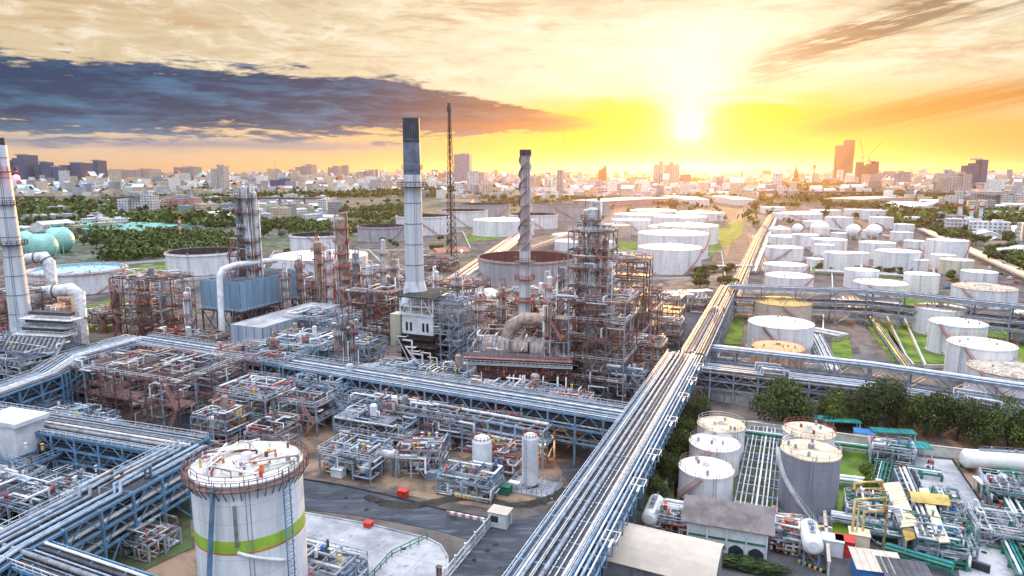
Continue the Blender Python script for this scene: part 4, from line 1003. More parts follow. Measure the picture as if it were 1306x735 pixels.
bridge('low frame of light blue beams in front of the middle pipe bridge',[g(478,505,8),g(700,545,8)],6,8,[4.5,8],12,steel='pipe_blue',npipe=(3,6),spacing=3.2,truss=False)
bridge('pipe bridge joining the plant to the main bridge near the far crossing',[g(800,378,7),g(905,372,7)],6,7,[4,7],13,steel='pale_steel',npipe=(7,6),maxr=.4,pm=['cladding_warm','cladding'])
bridge('pipe bundle fanning towards the lattice mast',[g(560,372,6),g(665,297,6)],14,5,[5],14,steel='pale_steel',spacing=12,npipe=(13,),maxr=.5,truss=False,pm=['cladding','cladding_warm','white_steel'])
bridge('white pipe row from the striped chimney to the far open tanks',[g(660,322,5),g(765,285,5)],10,4,[4],15,steel='pale_steel',spacing=15,npipe=(9,),maxr=.55,truss=False,pm=['white_steel','cladding_warm'])
bridge('low white pipeway beside the left lawn',[g(105,405,3),g(165,388,3)],4,3,[3],16,steel='pale_steel',npipe=(6,),truss=False)
bridge('low pipe strip along the front of the left tank farm',[g(765,340,4),g(960,338,4)],6,3,[3],17,steel='pale_steel',spacing=12,npipe=(7,),maxr=.5,truss=False,pm=['white_steel','cladding_warm'])
bridge('pipe strip across the avenue behind the front tanks',[g(770,326,4),g(900,322,4)],5,3,[3],18,steel='pale_steel',spacing=12,npipe=(6,),maxr=.5,truss=False,pm=['white_steel','cladding_warm'])
bridge('outer pipeway running along the right hand tank farm',[g(1175,292,3),g(1306,350,3),g(1420,400,3)],9,3,[3],19,steel='pale_steel',spacing=16,npipe=(9,),maxr=.5,truss=False,pm=['cladding_warm','white_steel','sheet_tan'])
bridge('ground pipe rack between the lawn tanks and the rusty tank',[g(1040,425,3),g(1062,470,3)],5,2,[2],20,steel='pale_steel',npipe=(7,),truss=False,pm=['cladding','white_steel','red_steel'])
bridge('yellow pipe pair beside the grass strip',[g(1113,405,2),g(1160,470,2)],2.4,1.5,[1.5],21,steel='pale_steel',npipe=(3,),truss=False,pm=['yellow_pipe'])
bridge('pipe rack between the trio and the tall grey tank, running away from the viewer',[g(962,655,2),g(978,545,2)],7,1.6,[1.6],22,maxr=.2,steel='pale_steel',npipe=(7,),truss=False,pm=['cladding','white_steel','pale_steel','cladding_dull'],spacing=4)
bridge('white cross pipes on the grass right of the tall grey tank, nearer run',[g(1060,655,2),g(1140,668,2)],3,1.6,[1.6],23,steel='pale_steel',npipe=(4,),truss=False,pm=['white_steel'])
bridge('white cross pipes on the grass right of the tall grey tank, farther run',[g(1060,608,2),g(1125,616,2)],3,1.6,[1.6],24,steel='pale_steel',npipe=(4,),truss=False,pm=['white_steel'])
bridge('pipe run along the yard wall under the tree line',[g(900,545,2),g(1110,572,2)],3,1.8,[1.8],25,steel='pale_steel',npipe=(5,),truss=False,pm=['pipe_green','white_steel','cladding'])
# ground pipes winding through the right farm, each its own bundle
for i,(a,b,lb) in enumerate([((1035,420),(1075,428),'bundle of white pipes behind the big tank with the diagonal stair'),((1040,345),(1175,352),'pipe bundle crossing in front of the paired white tanks'),((1090,318),(1175,330),'pipe bundle under the outer tanks'),((1035,315),(1060,335),'pipe bundle left of the second tank column'),((960,300),(975,345),'pipes on the left of the right farm'),((1150,302),(1185,335),'pipes beside the tall right hand tank'),((1040,290),(1140,302),'pipe bundle below the white spheres'),((1060,382),(1150,388),'pipe bundle under the far pipe bridge'),((920,470),(1000,490),'pipes behind the fence of the railed tanks'),((1085,380),(1100,400),'short pipes at the head of the service road')]):
    bridge(lb,[g(*a,2),g(*b,2)],9,1.6,[1.6],40+i,steel='pale_steel',spacing=10,npipe=(7,),maxr=.4,truss=False,pm=['white_steel','cladding_warm','cladding','red_steel'],group='low pipe bundles in the right tank farm')
# ================================================================ process plant
def rail_path(m,P,z,h=1.1,t=.07,step=1.8):
    for a,b in zip(P,P[1:]):
        a=Vector((a[0],a[1],z)); b=Vector((b[0],b[1],z)); k=max(1,int((b-a).length/step))
        for q in (.55,1.0): m.bar(a+Vector((0,0,h*q)),b+Vector((0,0,h*q)),t)
        for i in range(k+1): p=a.lerp(b,i/k); m.bar(p,p+Vector((0,0,h)),t)
def rect(w,d,x=0,y=0): return [(x-w/2,y-d/2),(x+w/2,y-d/2),(x+w/2,y+d/2),(x-w/2,y+d/2),(x-w/2,y-d/2)]
def vessel_v(m,x,y,z,r,h,n=14): m.lathe([(0,0),(r*.7,.1*r),(r,.5*r),(r,h-.5*r),(r*.7,h-.12*r),(0,h)],n,(x,y,z))
def drum(m,x,y,z,r,l,ax='x',n=14): m.lathe([(0,-l/2-.45*r),(r*.7,-l/2-.33*r),(r,-l/2),(r,l/2),(r*.7,l/2+.33*r),(0,l/2+.45*r)],n,(x,y,z),axis=ax)
def manhattan(rr,w,d,h,n=5,z0=.4):
    p=[rr.uniform(-w/2,w/2),rr.uniform(-d/2,d/2),rr.uniform(z0,h)]; out=[tuple(p)]; last=-1
    for _ in range(n):
        ax=rr.choice([a for a in (0,0,1,1,2) if a!=last]); last=ax; lim=((-w/2,w/2),(-d/2,d/2),(z0,h))[ax]
        v=p[ax]+rr.choice((-1,1))*rr.uniform(1.2,(6 if ax<2 else 5)); v=min(max(v,lim[0]),lim[1])
        if abs(v-p[ax])<.8: v=rr.uniform(*lim)
        if abs(v-p[ax])<.5: continue
        p[ax]=v; out.append(tuple(p))
    return out
PAL={'warm':(['cladding_warm','cladding','white_steel','cladding_dull','pink_rail','cladding_warm'],'brown_steel','brown_steel',['red_paint','orange_steel','pink_rail','red_steel','white_steel','cladding']),
'cool':(['cladding','white_steel','cladding_dull','pipe_blue','cladding_dark','pale_steel'],'pale_steel','grey_blue_steel',['red_paint','white_steel','blue_paint','red_steel','cladding','yellow_paint']),
'red':(['cladding','cladding_dull','red_steel','white_steel','cladding_warm','pale_steel'],'pale_steel','brown_steel',['red_paint','orange_steel','yellow_paint','red_steel','white_steel','pipe_green']),
'blue':(['cladding','pipe_blue','white_steel','cladding_dark','pale_steel'],'blue_steel','pipe_blue',['red_paint','white_steel','yellow_paint']),
'green':(['pipe_green','cladding_dull','white_steel','cladding','pale_steel'],'pale_steel','pipe_green',['pale_steel','cladding_dull','blue_paint','white_steel','pipe_green','red_steel'])}
def module(px,py,w,d,h,lv,label,seed,pal='warm',npipe=34,ez=True,rz=None,name='process_structure',cat='process unit',group='steel process structures',deck=.42,grid=5.0,eq=3,P=None):
    rr=random.Random(seed); p=P or G(px,py); t=thing(name,label,cat,(p.x,p.y,0),-ANG if rz is None else rz,group)
    pipes,steel,rail,vals=PAL[pal]; nx=max(1,round(w/grid)); ny=max(1,round(d/grid)); zs=[h*(i+1)/lv for i in range(lv)]
    X=[-w/2+w*i/nx for i in range(nx+1)]; Y=[-d/2+d*i/ny for i in range(ny+1)]
    for x in X:
        for y in Y:
            if 0<Y.index(y)<ny and 0<X.index(x)<nx: continue
            MB().box((x,y,h/2),(.3,.3,h)).build('column',steel if rr.random()<.5 else 'pale_steel',t)
    for z in zs:
        m=MB()
        for y in Y: m.bar((-w/2,y,z),(w/2,y,z),.22,.35)
        for x in X: m.bar((x,-d/2,z),(x,d/2,z),.22,.35)
        m.build('floor_beam',steel,t)
        if ez and deck>0:
            m=MB()
            for i in range(nx):
                for j in range(ny):
                    if rr.random()<(deck if z<h-.1 else deck*.4): m.box(((X[i]+X[i+1])/2,(Y[j]+Y[j+1])/2,z+.2),(X[1]-X[0]-.3,Y[1]-Y[0]-.3,.08))
            if m.v: m.build('grating_floor',rr.choice(['cladding_dark','brown_steel' if pal in('warm','red') else 'dark_steel','cladding_dull']),t)
            m=MB(); rail_path(m,rect(w+.3,d+.3),z+.2); m.build('handrail',rail if rr.random()<.6 else 'white_steel',t)
    m=MB()
    for k,z in enumerate(zs):
        z0=zs[k-1] if k else 0
        for (a,b) in [((X[i],-d/2),(X[i+1],-d/2)) for i in range(nx)]+[((w/2,Y[j]),(w/2,Y[j+1])) for j in range(ny)]+[((-w/2,Y[j]),(-w/2,Y[j+1])) for j in range(ny)]:
            if rr.random()<.55:
                if rr.random()<.5: m.bar((a[0],a[1],z0),(b[0],b[1],z),.15)
                else: m.bar((a[0],a[1],z),(b[0],b[1],z0),.15)
    m.build('bracing',steel,t)
    # zig-zag stair on one face
    if h>6:
        m=MB(); xs=-w/2 if rr.random()<.5 else w/2-3.2; s=1
        for k,z in enumerate(zs):
            z0=zs[k-1] if k else 0; a,b=(xs,xs+3.2)[::s]; 
            for q in (-.45,.45): m.bar((a,-d/2-.7+q,z0),(b,-d/2-.7+q,z),.1,.25)
            for q in (0,1.0): m.bar((a,-d/2-1.15,z0+q+.1),(b,-d/2-1.15,z+q+.1),.07)
            n=int((z-z0)/.3)
            for i in range(n): u=i/n; m.box((a+(b-a)*u,-d/2-.7,z0+(z-z0)*u),(.28,.9,.04))
            s=-s
        m.build('stairway','pink_rail' if pal in('warm','red') else 'pale_steel',t)
    base=[0]+zs[:-1]
    for k in range(eq):
        z=rr.choice(base+[h]*(lv>1))+.3; st=(zs[0]); ty=rr.random(); x,y=rr.uniform(-w*.35,w*.35),rr.uniform(-d*.35,d*.35); m=MB()
        if ty<.5: r=rr.uniform(.6,1.1); vessel_v(m,x,y,z,r,rr.uniform(2.5,5)); m.build('vessel',rr.choice(['cladding','white_steel','cladding_warm','cladding_dull']),t)
        elif ty<.85: r=rr.uniform(.45,.85); drum(m,x,y,z+r+.5,r,rr.uniform(3,5.5),rr.choice('xy')); [m.box((x+(q if 1 else 0),y,z+.4),(.4,.4,1.0)) for q in (-.8,.8)]; m.build('exchanger',rr.choice(['cladding','cladding_dull','cladding_warm','white_steel']),t)
        else: m.box((x,y,z+.9),(2.2,1.5,1.6)); m.cyl((x,y,z+1.6),.5,.7,10); m.build('pump_set',rr.choice(['blue_paint','red_steel','cladding_dark','cladding_dull']),t)
    npipe=min(98,int(npipe*1.35))
    for k in range(npipe):
        q=manhattan(rr,w*1.02,d*1.02,h*1.0,rr.choice((3,4,5,6))) if k%3 else [(x_,y_,z_+h-.6) for x_,y_,z_ in manhattan(rr,w*.95,d*.95,2.6,rr.choice((3,4,5)))]
        if len(q)<2: continue
        MB().tube(q,rr.choice([.08,.1,.12,.15,.2,.26]),6).build('pipe',rr.choice(pipes),t)
    for k in range(min(20,npipe//2)):
        x,y,z=rr.uniform(-w/2,w/2),rr.uniform(-d/2,d/2),rr.choice(base+[h])+rr.uniform(.3,1.8); m=MB(); m.cyl((x,y,z),rr.uniform(.18,.34),rr.uniform(.4,1.0),8); m.lathe([(.32,0),(.32,.09),(.0,.12)],8,(x,y,z+1.1)); m.build('valve',rr.choice(vals),t)
    return t
def colmn(px,yt,yb,w,label,seed,plats=5,shell='cladding',pl='brown_steel',taper=1.0,frame=True,cat='column tower',top=True,P=None,pw=1.7,h=None,r=None,group='column towers',extras=6):
    rr=random.Random(seed); px=653+(px-653)*(5439-yb)/(5439-yt*.5-yb*.5); p=P or G(px,yb); s=ppm(p); h=h or zat(p,yt); r=r or w/2/s; t=thing('process_column',label,cat,(p.x,p.y,0),rr.uniform(0,6),group)
    m=MB(); m.lathe([(r*1.25,0),(r*1.05,h*.06),(r,h*.07),(r,h*.62),(r*taper,h*.66),(r*taper,h-r*taper*.5),(r*taper*.7,h-.15*r),(0,h)],20); m.build('shell',shell,t)
    for k in range(plats):
        z=h*(.22+.76*(k+.3)/plats); a0=rr.uniform(0,6.28); span=rr.uniform(3.2,6.2) if k<plats-1 else 6.28; R1=(r if z<h*.62 else r*taper)*1.02; R2=max(R1*pw,R1+.9); n=14
        m=MB(); m.lathe([(R1,0),(R2,0),(R2,.12),(R1,.12)],n,(0,0,z),arc=(a0,a0+span),sm=False); m.build('platform',pl,t)
        m=MB(); handrail(m,R2,z+.1,n,1.15,.06,a0,a0+span); m.build('handrail',rr.choice([pl,'red_steel','pink_rail','white_steel']),t)
        m=MB()
        for i in range(5): a=a0+span*i/4; m.bar((R1*math.cos(a),R1*math.sin(a),z-1.1),(R2*math.cos(a),R2*math.sin(a),z),.12)
        m.build('bracket',pl,t)
    m=MB(); a=rr.uniform(0,6); x,y=(r+.35)*math.cos(a),(r+.35)*math.sin(a); tx,ty=-math.sin(a)*.3,math.cos(a)*.3
    m.bar((x-tx,y-ty,0),(x-tx,y-ty,h*.97),.09); m.bar((x+tx,y+ty,0),(x+tx,y+ty,h*.97),.09); m.build('ladder','pale_steel',t)
    for k in range(extras):
        a=rr.uniform(0,6.28); z1=h*rr.uniform(.3,1.02); q=r+rr.uniform(.3,.8); pts=[(0.5*r*math.cos(a),.5*r*math.sin(a),z1),(q*math.cos(a),q*math.sin(a),z1),(q*math.cos(a),q*math.sin(a),h*rr.uniform(0,.2))]
        MB().tube(pts,rr.uniform(.1,.3),7).build('pipe',rr.choice(['cladding','white_steel','cladding_dull','cladding_warm']),t)
    for k in range(extras):
        a=rr.uniform(0,6.28); z=h*rr.uniform(.2,1); m=MB(); m.tube([(r*.8*math.cos(a),r*.8*math.sin(a),z),((r+.9)*math.cos(a),(r+.9)*math.sin(a),z)],.3,8); m.build('manway',rr.choice(['red_steel','orange_steel','cladding','white_steel']),t)
    if top:
        m=MB(); m.tube([(0,0,h-.2),(0,0,h+1.3),(r*1.3,0,h+1.3),(r*1.4,0,h*.4)],r*.22,8); m.build('overhead_line',shell,t)
        m=MB(); m.bar((-r,0,h),(-r,0,h+2.5),.15); m.bar((-r,0,h+2.5),(r*1.4,0,h+2.5),.15); m.build('davit',pl,t)
    return t,p,h,r
def stack(px,yt,yb,w0,w1,label,bands,seed,rz=None,plats=(),cat='chimney',group='chimneys'):
    """bands: list of (height fraction from, to, material)"""
    px=653+(px-653)*(5439-yb)/(5439-yt); p=G(px,yb); s=ppm(p); h=zat(p,yt); r0,r1=w0/2/s,w1/2/s; t=thing('chimney',label,cat,(p.x,p.y,0),0,group); rad=lambda u: r0+(r1-r0)*min(1,u)
    for a,b,mt in bands:
        m=MB(); m.lathe([(rad(a),h*a),(rad(b),h*b)]+([(rad(b)*.82,h*b),(rad(b)*.82,h*b-3)] if b>=1 else []),32); m.build('shaft',mt,t)
    for k in range(1,12): u=k/12; MB().lathe([(rad(u)+.01,h*u),(rad(u)+.09,h*u),(rad(u)+.09,h*u+.2),(rad(u)+.01,h*u+.2)],32).build('stiffening_ring','stack_grey',t)
    for u,q,mt in plats:
        m=MB(); R1=rad(u); m.lathe([(R1,0),(R1+q,0),(R1+q,.2),(R1,.2)],20,(0,0,h*u),sm=False); m.build('platform',mt,t); m=MB(); handrail(m,R1+q,h*u+.2,20,1.2,.08); m.build('handrail',mt,t)
    m=MB(); a=-1.2; 
    for q in (-.3,.3): m.bar(((r0+.4)*math.cos(a)+q,(r0+.4)*math.sin(a),0),((r1+.4)*math.cos(a)+q,(r1+.4)*math.sin(a),h*.98),.1)
    m.build('ladder','stack_grey',t)
    return t,p,h,rad
# --- chimneys
LC=stack(-2,176,470,28,14,'tapered white chimney cut by the left edge with a red lit platform',[(0,.97,'stack_white'),(.97,1.0,'stack_dark')],1,plats=((.86,1.8,'red_steel'),(.72,.9,'dark_steel'),(.55,1.6,'dark_steel')))
DC=stack(524,151,463,25,20,'tall white chimney with a dark cap and a slim ring platform',[(0,.62,'stack_white'),(.62,.78,'stack_white'),(.78,.905,'stack_grey'),(.905,1,'stack_dark')],2,plats=((.73,1.9,'dark_steel'),(.80,.5,'stack_grey')))
SC3=stack(670,191,470,16,11.5,'slender pink grey chimney with spiral strakes round its upper half',[(0,.55,'stack_white'),(.55,1,'stack_pink')],3,plats=((.5,1.7,'brown_steel'),(.42,1.2,'red_steel'),(.32,1.2,'red_steel'),(.2,1.3,'brown_steel')))
t,p,h,rad=SC3
for q in range(3):
    m=MB(); n=60; z0,z1=h*.56,h*.995
    for i in range(n):
        u0,u1=i/n,(i+1)/n; a0,a1=q*2.094+u0*15,q*2.094+u1*15; za,zb_=z0+(z1-z0)*u0,z0+(z1-z0)*u1; ra,rb=rad(za/h),rad(zb_/h)
        m.quad((ra*math.cos(a0),ra*math.sin(a0),za),((ra+.55)*math.cos(a0),(ra+.55)*math.sin(a0),za),((rb+.55)*math.cos(a1),(rb+.55)*math.sin(a1),zb_),(rb*math.cos(a1),rb*math.sin(a1),zb_))
        m.quad((ra*math.cos(a0),ra*math.sin(a0),za+.25),((ra+.55)*math.cos(a0),(ra+.55)*math.sin(a0),za),((rb+.55)*math.cos(a1),(rb+.55)*math.sin(a1),zb_),(rb*math.cos(a1),rb*math.sin(a1),zb_+.25))
    m.build('spiral_strake','stack_pink',t)
MB().lathe([(rad(1)+.02,h-1.6),(rad(1)+.3,h-1.6),(rad(1)+.3,h),(rad(1)-.3,h)],24).build('cap_ring','stack_dark',t)
# cone under the dark capped chimney
t,p,h,rad=DC; zc=zat(p,388); z2=zat(p,358); MB().lathe([(rad(0)*1.5,zc),(rad(.3)*1.02,z2)],28).build('base_cone','stack_white',t)
# --- lattice mast (flare)
p=G(576,338); s=ppm(p); h=zat(p,134); t=thing('lattice_mast','tall thin lattice flare mast with a dark riser, right of the dark capped chimney','mast',(p.x,p.y,0)); b0,b1=8/s,2.0/s
m=MB(); n=22
L=lambda a,u: ((b0+(b1-b0)*u)*math.cos(a),(b0+(b1-b0)*u)*math.sin(a),h*u*.96)
for k in range(3):
    a=k*2.094+.5; m.bar(L(a,0),L(a,1),.28)
    for i in range(n):
        a2=a+2.094; m.bar(L(a,i/n),L(a2,(i+1)/n),.2); m.bar(L(a2,i/n),L(a,(i+1)/n),.2); m.bar(L(a,i/n),L(a2,i/n),.2)
m.build('lattice','dark_steel',t); MB().tube([(0,0,0),(0,0,h)],.5,12).build('riser','stack_dark',t); MB().lathe([(.8,0),(1.5,.6),(1.5,3),(1.0,3.6),(1.2,5)],14,(0,0,h-4)).build('flare_tip','stack_dark',t)
for u in (.96,.8,.5):
    q=MB(); q.lathe([(.9,0),(b1+1.2,0),(b1+1.2,.2),(.9,.2)],12,(0,0,h*u),sm=False); q.build('platform','dark_steel',t)
# --- columns
colmn(319,236,425,11,'tall pale column tower behind the blue cooler box, top ringed with platforms',11,8,'cladding','brown_steel',pw=2.3,extras=10)
colmn(329,244,424,6,'slim pale column standing against the tall one behind the cooler',12,4,'white_steel','pale_steel')
colmn(407,307,410,10,'short slim column left of the pinkish slim one',13,5,'cladding_warm','brown_steel')
colmn(437,277,425,12,'pinkish slim column with dense ring platforms in the middle left',14,7,'cladding_warm','red_steel')
colmn(753,264,497,17,'massive column tower with stacked wide platforms, right of the striped chimney',15,11,'cladding','brown_steel',pw=2.1,extras=18,taper=.75)
colmn(741,300,492,9,'narrow column at the left flank of the massive column tower',16,6,'cladding_warm','red_steel')
colmn(770,305,492,10,'narrow column at the right flank of the massive column tower',17,6,'cladding_warm','brown_steel')
colmn(185,352,428,13,'squat warm column inside the left open frame',18,3,'cladding_warm','orange_steel')
colmn(215,356,428,12,'squat column right of the other inside the left open frame',19,3,'cladding','orange_steel')
for i,(dx,yt) in enumerate([(-8,412),(0,400),(8,408)]): colmn(442+dx,yt,512,7.5,['left','middle','right'][i]+' tube of the triple grey column before the black heater',20+i,4,'cladding_dull','brown_steel',group='triple grey columns')
colmn(700,392,500,7,'thin post column in front of the massive tower frame',24,4,'cladding_warm','brown_steel'); colmn(490,305,425,6,'thin vent column left of the dark capped chimney base',25,4,'cladding','brown_steel',top=False)
colmn(309,250,425,5,'thin grey column at the left of the tall open topped column group',33,5,'cladding_dull','brown_steel',pw=2.2); module(319,424,9,8,40,8,'tall open steel tower frame round the columns behind the blue cooler','warm2',41,'warm',30,eq=0,grid=4,deck=.2) if 0 else None
for i,(px,yt,yb,w,lb) in enumerate([(365,345,425,7,'slim column at the right end of the blue cooler box'),(384,330,420,6,'thin silver column right of the blue cooler box'),(421,318,422,7,'thin column between the two slim warm columns'),(455,322,428,8,'silver column right of the pinkish slim column'),(471,338,432,7,'warm column second right of the pinkish slim column'),(503,330,430,7,'thin column just left of the white chimney shaft'),(556,345,440,8,'silver column just right of the white chimney shaft'),(584,352,448,7,'warm column over the scaffold stair tower'),(612,372,455,8,'short silver column before the white roofed shed'),(641,366,462,7,'thin warm column left of the striped chimney'),(700,352,470,8,'warm column between the striped chimney and the massive tower'),(716,340,478,7,'silver column close left of the massive tower'),(822,372,450,7,'thin column on the lower right lattice'),(350,430,505,7,'grey column rising from the rust frame'),(388,425,495,7,'thin column in the light blue braced frame'),(150,362,425,7,'thin column left of the open brown frame'),(240,372,445,7,'thin warm column right of the open brown frame')]):
    colmn(px,yt,yb,w,lb,600+i,5,['cladding','cladding_warm','white_steel','cladding_dull'][i%4],'brown_steel' if i%2 else 'pink_rail',pw=2.1,group='slim process columns')
# --- process modules
MODS=[(200,428,24,15,22,4,'open brown steel frame around two squat columns by the left lawn','warm',60,4),
(135,420,14,10,7,2,'low frame of pipes beside the grey inverted duct','warm',30,2),(250,452,30,10,6,2,'low brown frame under the left end of the blue cooler','warm',40,3),
(400,400,22,14,15,3,'brown pipe frame behind the blue cooler box','warm',50,4),(460,392,26,14,17,4,'dense pink brown frame between slim column and white chimney','warm',70,5),(480,432,20,14,18,4,'tangled frame left of the black heater body','warm',66,5),
(415,452,20,14,13,3,'pipe frame at the foot of the pinkish slim column','cool',60,4),(455,478,16,10,10,3,'frame with grey deck beside the triple grey columns','cool',50,3),
(395,492,18,14,13,3,'light blue braced frame left of the triple grey columns','blue',50,3),(340,505,22,14,12,3,'rust red frame with leaning pipes right of the middle blue bridge','red',60,4),
(330,545,14,10,9,2,'small dark frame with yellow drum behind the lime banded tank','red',50,3),
(205,523,36,20,12,2,'wide purple brown platform carrying exchangers inside the blue bridges','warm',80,8),(140,500,18,12,8,2,'low pipe frame left of the wide platform','cool',50,3),(265,520,16,10,8,2,'pipe frame at the right end of the wide platform','red',46,3),
(60,600,22,20,7,2,'blue frame of valves between the two left blue bridge arms','blue',50,3),
(600,440,22,14,14,3,'pinkish frame behind the black heater, right of the scaffold stair','warm',60,4),(575,405,24,14,14,3,'brown frame behind the scaffold stair tower','warm',60,4),(632,410,22,10,9,2,'low frame before the white roofed shed','warm',46,3),
(700,425,20,12,12,3,'brown frame behind the striped chimney heater','warm',56,4),(757,497,20,16,26,5,'dark braced frame wrapped round the foot of the massive column tower','warm',84,5),
(793,462,15,14,33,6,'tall open lattice structure right of the massive column tower','warm',80,5),(812,446,14,14,20,4,'lower open lattice structure behind the tall one on the right','warm',56,4),(838,425,18,14,14,3,'row of pipe posts at the right end of the process block','warm',44,2),
(790,505,14,6,7,2,'low tangle of pale elbows with a blue pump under the tall lattice','cool',44,3),(860,395,26,8,6,2,'low pipe frame by the road bend near the bare yard','warm',44,2),
(560,560,22,10,7,2,'red brown pump frame below the light blue beams','red',60,4),(540,515,26,9,9,2,'frame of pipe coils under the middle blue bridge','blue',50,3),(640,540,20,9,9,2,'red braced pipe frame between the two white cylinders','red',50,2),
(725,560,9,8,9,2,'small brown frame with orange lamp right of the white cylinder','red',30,1),(30,500,26,16,12,3,'grey frame in front of the left heater','cool',60,4),(20,440,34,18,20,4,'dark frame wrapped round the left tapered chimney','warm',84,5),
(680,395,20,10,8,2,'frame in front of the ribbed maroon shed','warm',40,2),(520,360,18,8,9,2,'frame behind the dark capped chimney','warm',40,2),(560,345,22,10,8,2,'pipe frame in front of the lattice mast','warm',40,2),(790,400,20,10,10,2,'warm pipe frame at the edge of the bare yard','warm',40,2),
(490,560,18,12,6,2,'grey exchanger frame at the edge of the tan ground','cool',50,4),(390,540,16,12,7,2,'brown deck frame beside the road behind the lime banded tank','red',46,3)]
MODS+=[(165,470,14,10,7,2,'pipe frame inside the corner of the blue bridges','cool',60,3),(110,480,12,8,6,2,'small frame left inside the corner of the blue bridges','blue',50,2),(250,492,16,8,6,2,'low tangle of pipes right inside the blue bridges','warm',60,3),(300,478,22,8,6,2,'dark pipe frame behind the middle blue bridge at its left','warm',60,2),
(360,462,20,8,9,2,'pipe frame in front of the long grey blue box','warm',60,3),(430,385,16,10,12,3,'tall pipe frame behind the slim column pair','warm',60,3),(500,402,14,10,15,3,'upper frame left of the white cab','warm',60,3),(375,390,18,8,10,2,'pipe frame at the right end of the blue cooler','warm',50,3),(445,362,26,10,8,2,'far row of frames before the low white tank','warm',60,3),(510,372,22,10,10,2,'far frame behind the white chimney cone','warm',60,3),
(625,428,20,8,8,2,'frame of pipes before the louvred shed','warm',60,3),(660,418,16,8,9,2,'pipe frame right behind the rounded roof heater','warm',60,3),(715,470,12,8,14,3,'narrow frame between rounded heater and massive tower','warm',60,3),(820,480,12,8,10,2,'low frame beside the plant road','warm',56,2),(850,440,10,8,8,2,'last low frame near the road bend','warm',46,2),
(420,530,16,10,9,2,'light blue beam frame behind the brown deck frame','blue',64,3),(520,545,14,8,7,2,'rust pipe frame behind the silver drum','red',60,3),(475,545,12,8,7,2,'grey pipe frame left behind the silver drum','cool',60,3),(580,560,12,7,6,2,'pump frame left of the left white cylinder','red',56,3),(648,570,10,7,7,2,'braced frame between and behind the white cylinders','red',56,2),(700,540,16,7,7,2,'frame under the right end of the middle bridge','cool',60,2),
(350,580,8,8,6,2,'small frame hidden behind the lime banded tank top','red',46,2),(285,560,10,8,6,2,'green pipe frame behind the rim of the lime banded tank','red',46,2),(230,480,12,10,8,2,'exchanger frame at the back of the wide platform','warm',60,3),(90,560,20,10,5,1,'low pipes beneath the upper blue bridge arm','cool',60,3),(150,640,22,10,4,1,'low pipes beneath the lower blue bridge arm','cool',50,3),(40,660,16,10,5,1,'pipes in the corner between the blue bridges','cool',60,3),
(60,455,22,8,9,2,'pipe frame behind the climbing blue bridge','cool',60,2),(5,475,16,10,10,2,'frame at the left edge below the heater gallery','cool',60,3),(600,375,18,8,7,2,'frame behind the white roofed shed','warm',50,2)]
MODS+=[(320,424,8,8,34,7,'tall open steel frame round the columns behind the blue cooler','warm',30,1),(753,494,11,10,44,9,'tall narrow steel lattice round the massive column tower','warm',50,1)]
for i,a in enumerate(MODS):
    px,py,w,d,h,lv,lb,pal,npipe,eq=a; module(px,py,w,d,h,lv,lb,100+i,pal,npipe,eq=eq)
# --- blue air cooler box on its legs
def frame_local(p): return Vector((p.x,p.y,0))
def cooler(pcorner,L,Wd,z0,z1,label,shell,fans=True,roof=None,legs=True):
    c=pcorner+UU*L/2-VV*Wd/2; t=thing('air_cooler',label,'cooler box',(c.x,c.y,0),-ANG,'air cooler boxes'); H=z1-z0; th=.25
    # local x = VV, y = UU
    m=MB(); 
    for x,y,sx,sy in ((0,-L/2,Wd,th),(0,L/2,Wd,th),(-Wd/2,0,th,L-th),(Wd/2,0,th,L-th)): m.box((x,y,z0+H/2),(sx,sy,H))
    m.build('casing',shell,t)
    m=MB()
    n=int(L/3)
    for k in range(n+1): 
        y=-L/2+L*k/n; m.box((Wd/2+.16,y,z0+H/2),(.12,.18,H)); 
    for k in range(5): m.box((-Wd/2+Wd*k/4,-L/2-.16,z0+H/2),(.18,.12,H))
    m.build('stiffener','grey_blue_steel',t)
    if roof: MB().box((0,0,z1-.3),(Wd-.4,L-.4,.3)).build('roof',roof,t)
    else:
        MB().box((0,0,z0+H*.45),(Wd-.6,L-.6,.3)).build('tube_bundle','soot_black',t)
        m=MB()
        for k in range(9): y=-L/2+L*(k+.5)/9; m.bar((-Wd/2,y,z1-.2),(Wd/2,y,z1-.2),.35,.5)
        for k in range(9):
            y=-L/2+L*(k+.5)/9; m.bar((-Wd/2+1,y-1,z1-.5),(Wd/2-1,y+1.2,z1+.6),.2)
        m.build('roof_beam','pale_steel',t)
        for k in range(6):
            y=-L/2+L*(k+.5)/6; MB().lathe([(1.9,0),(1.6,.5),(1.6,1.2)],16,(0,y,z0+H*.5)).build('fan_ring','dark_steel',t)
    m=MB(); rail_path(m,rect(Wd+1.6,L+1.6),z0-.2); m.build('handrail','white_steel',t); MB().box((0,0,z0-.35),(Wd+1.8,L+1.8,.15)).build('walkway','cladding_dark',t)
    if legs:
        k=max(2,int(L/6))
        for i in range(k+1):
            for x in (-Wd/2,Wd/2):
                MB().box((x,-L/2+L*i/k,(z0-.4)/2),(.45,.45,z0-.4)).build('leg','brown_steel',t)
        m=MB()
        for i in range(k):
            for x in (-Wd/2,Wd/2):
                y0,y1=-L/2+L*i/k,-L/2+L*(i+1)/k; m.bar((x,y0,0),(x,y1,z0-.5),.2); m.bar((x,y1,0),(x,y0,z0-.5),.2)
        m.build('bracing','brown_steel',t)
    rr=random.Random(int(L*10))
    for k in range(22):
        q=manhattan(rr,Wd,L,z0-.8,5); 
        if len(q)>1: MB().tube(q,rr.choice([.15,.2,.3,.4]),6).build('pipe',rr.choice(['cladding','cladding_warm','cladding_dull','white_steel']),t)
    return t
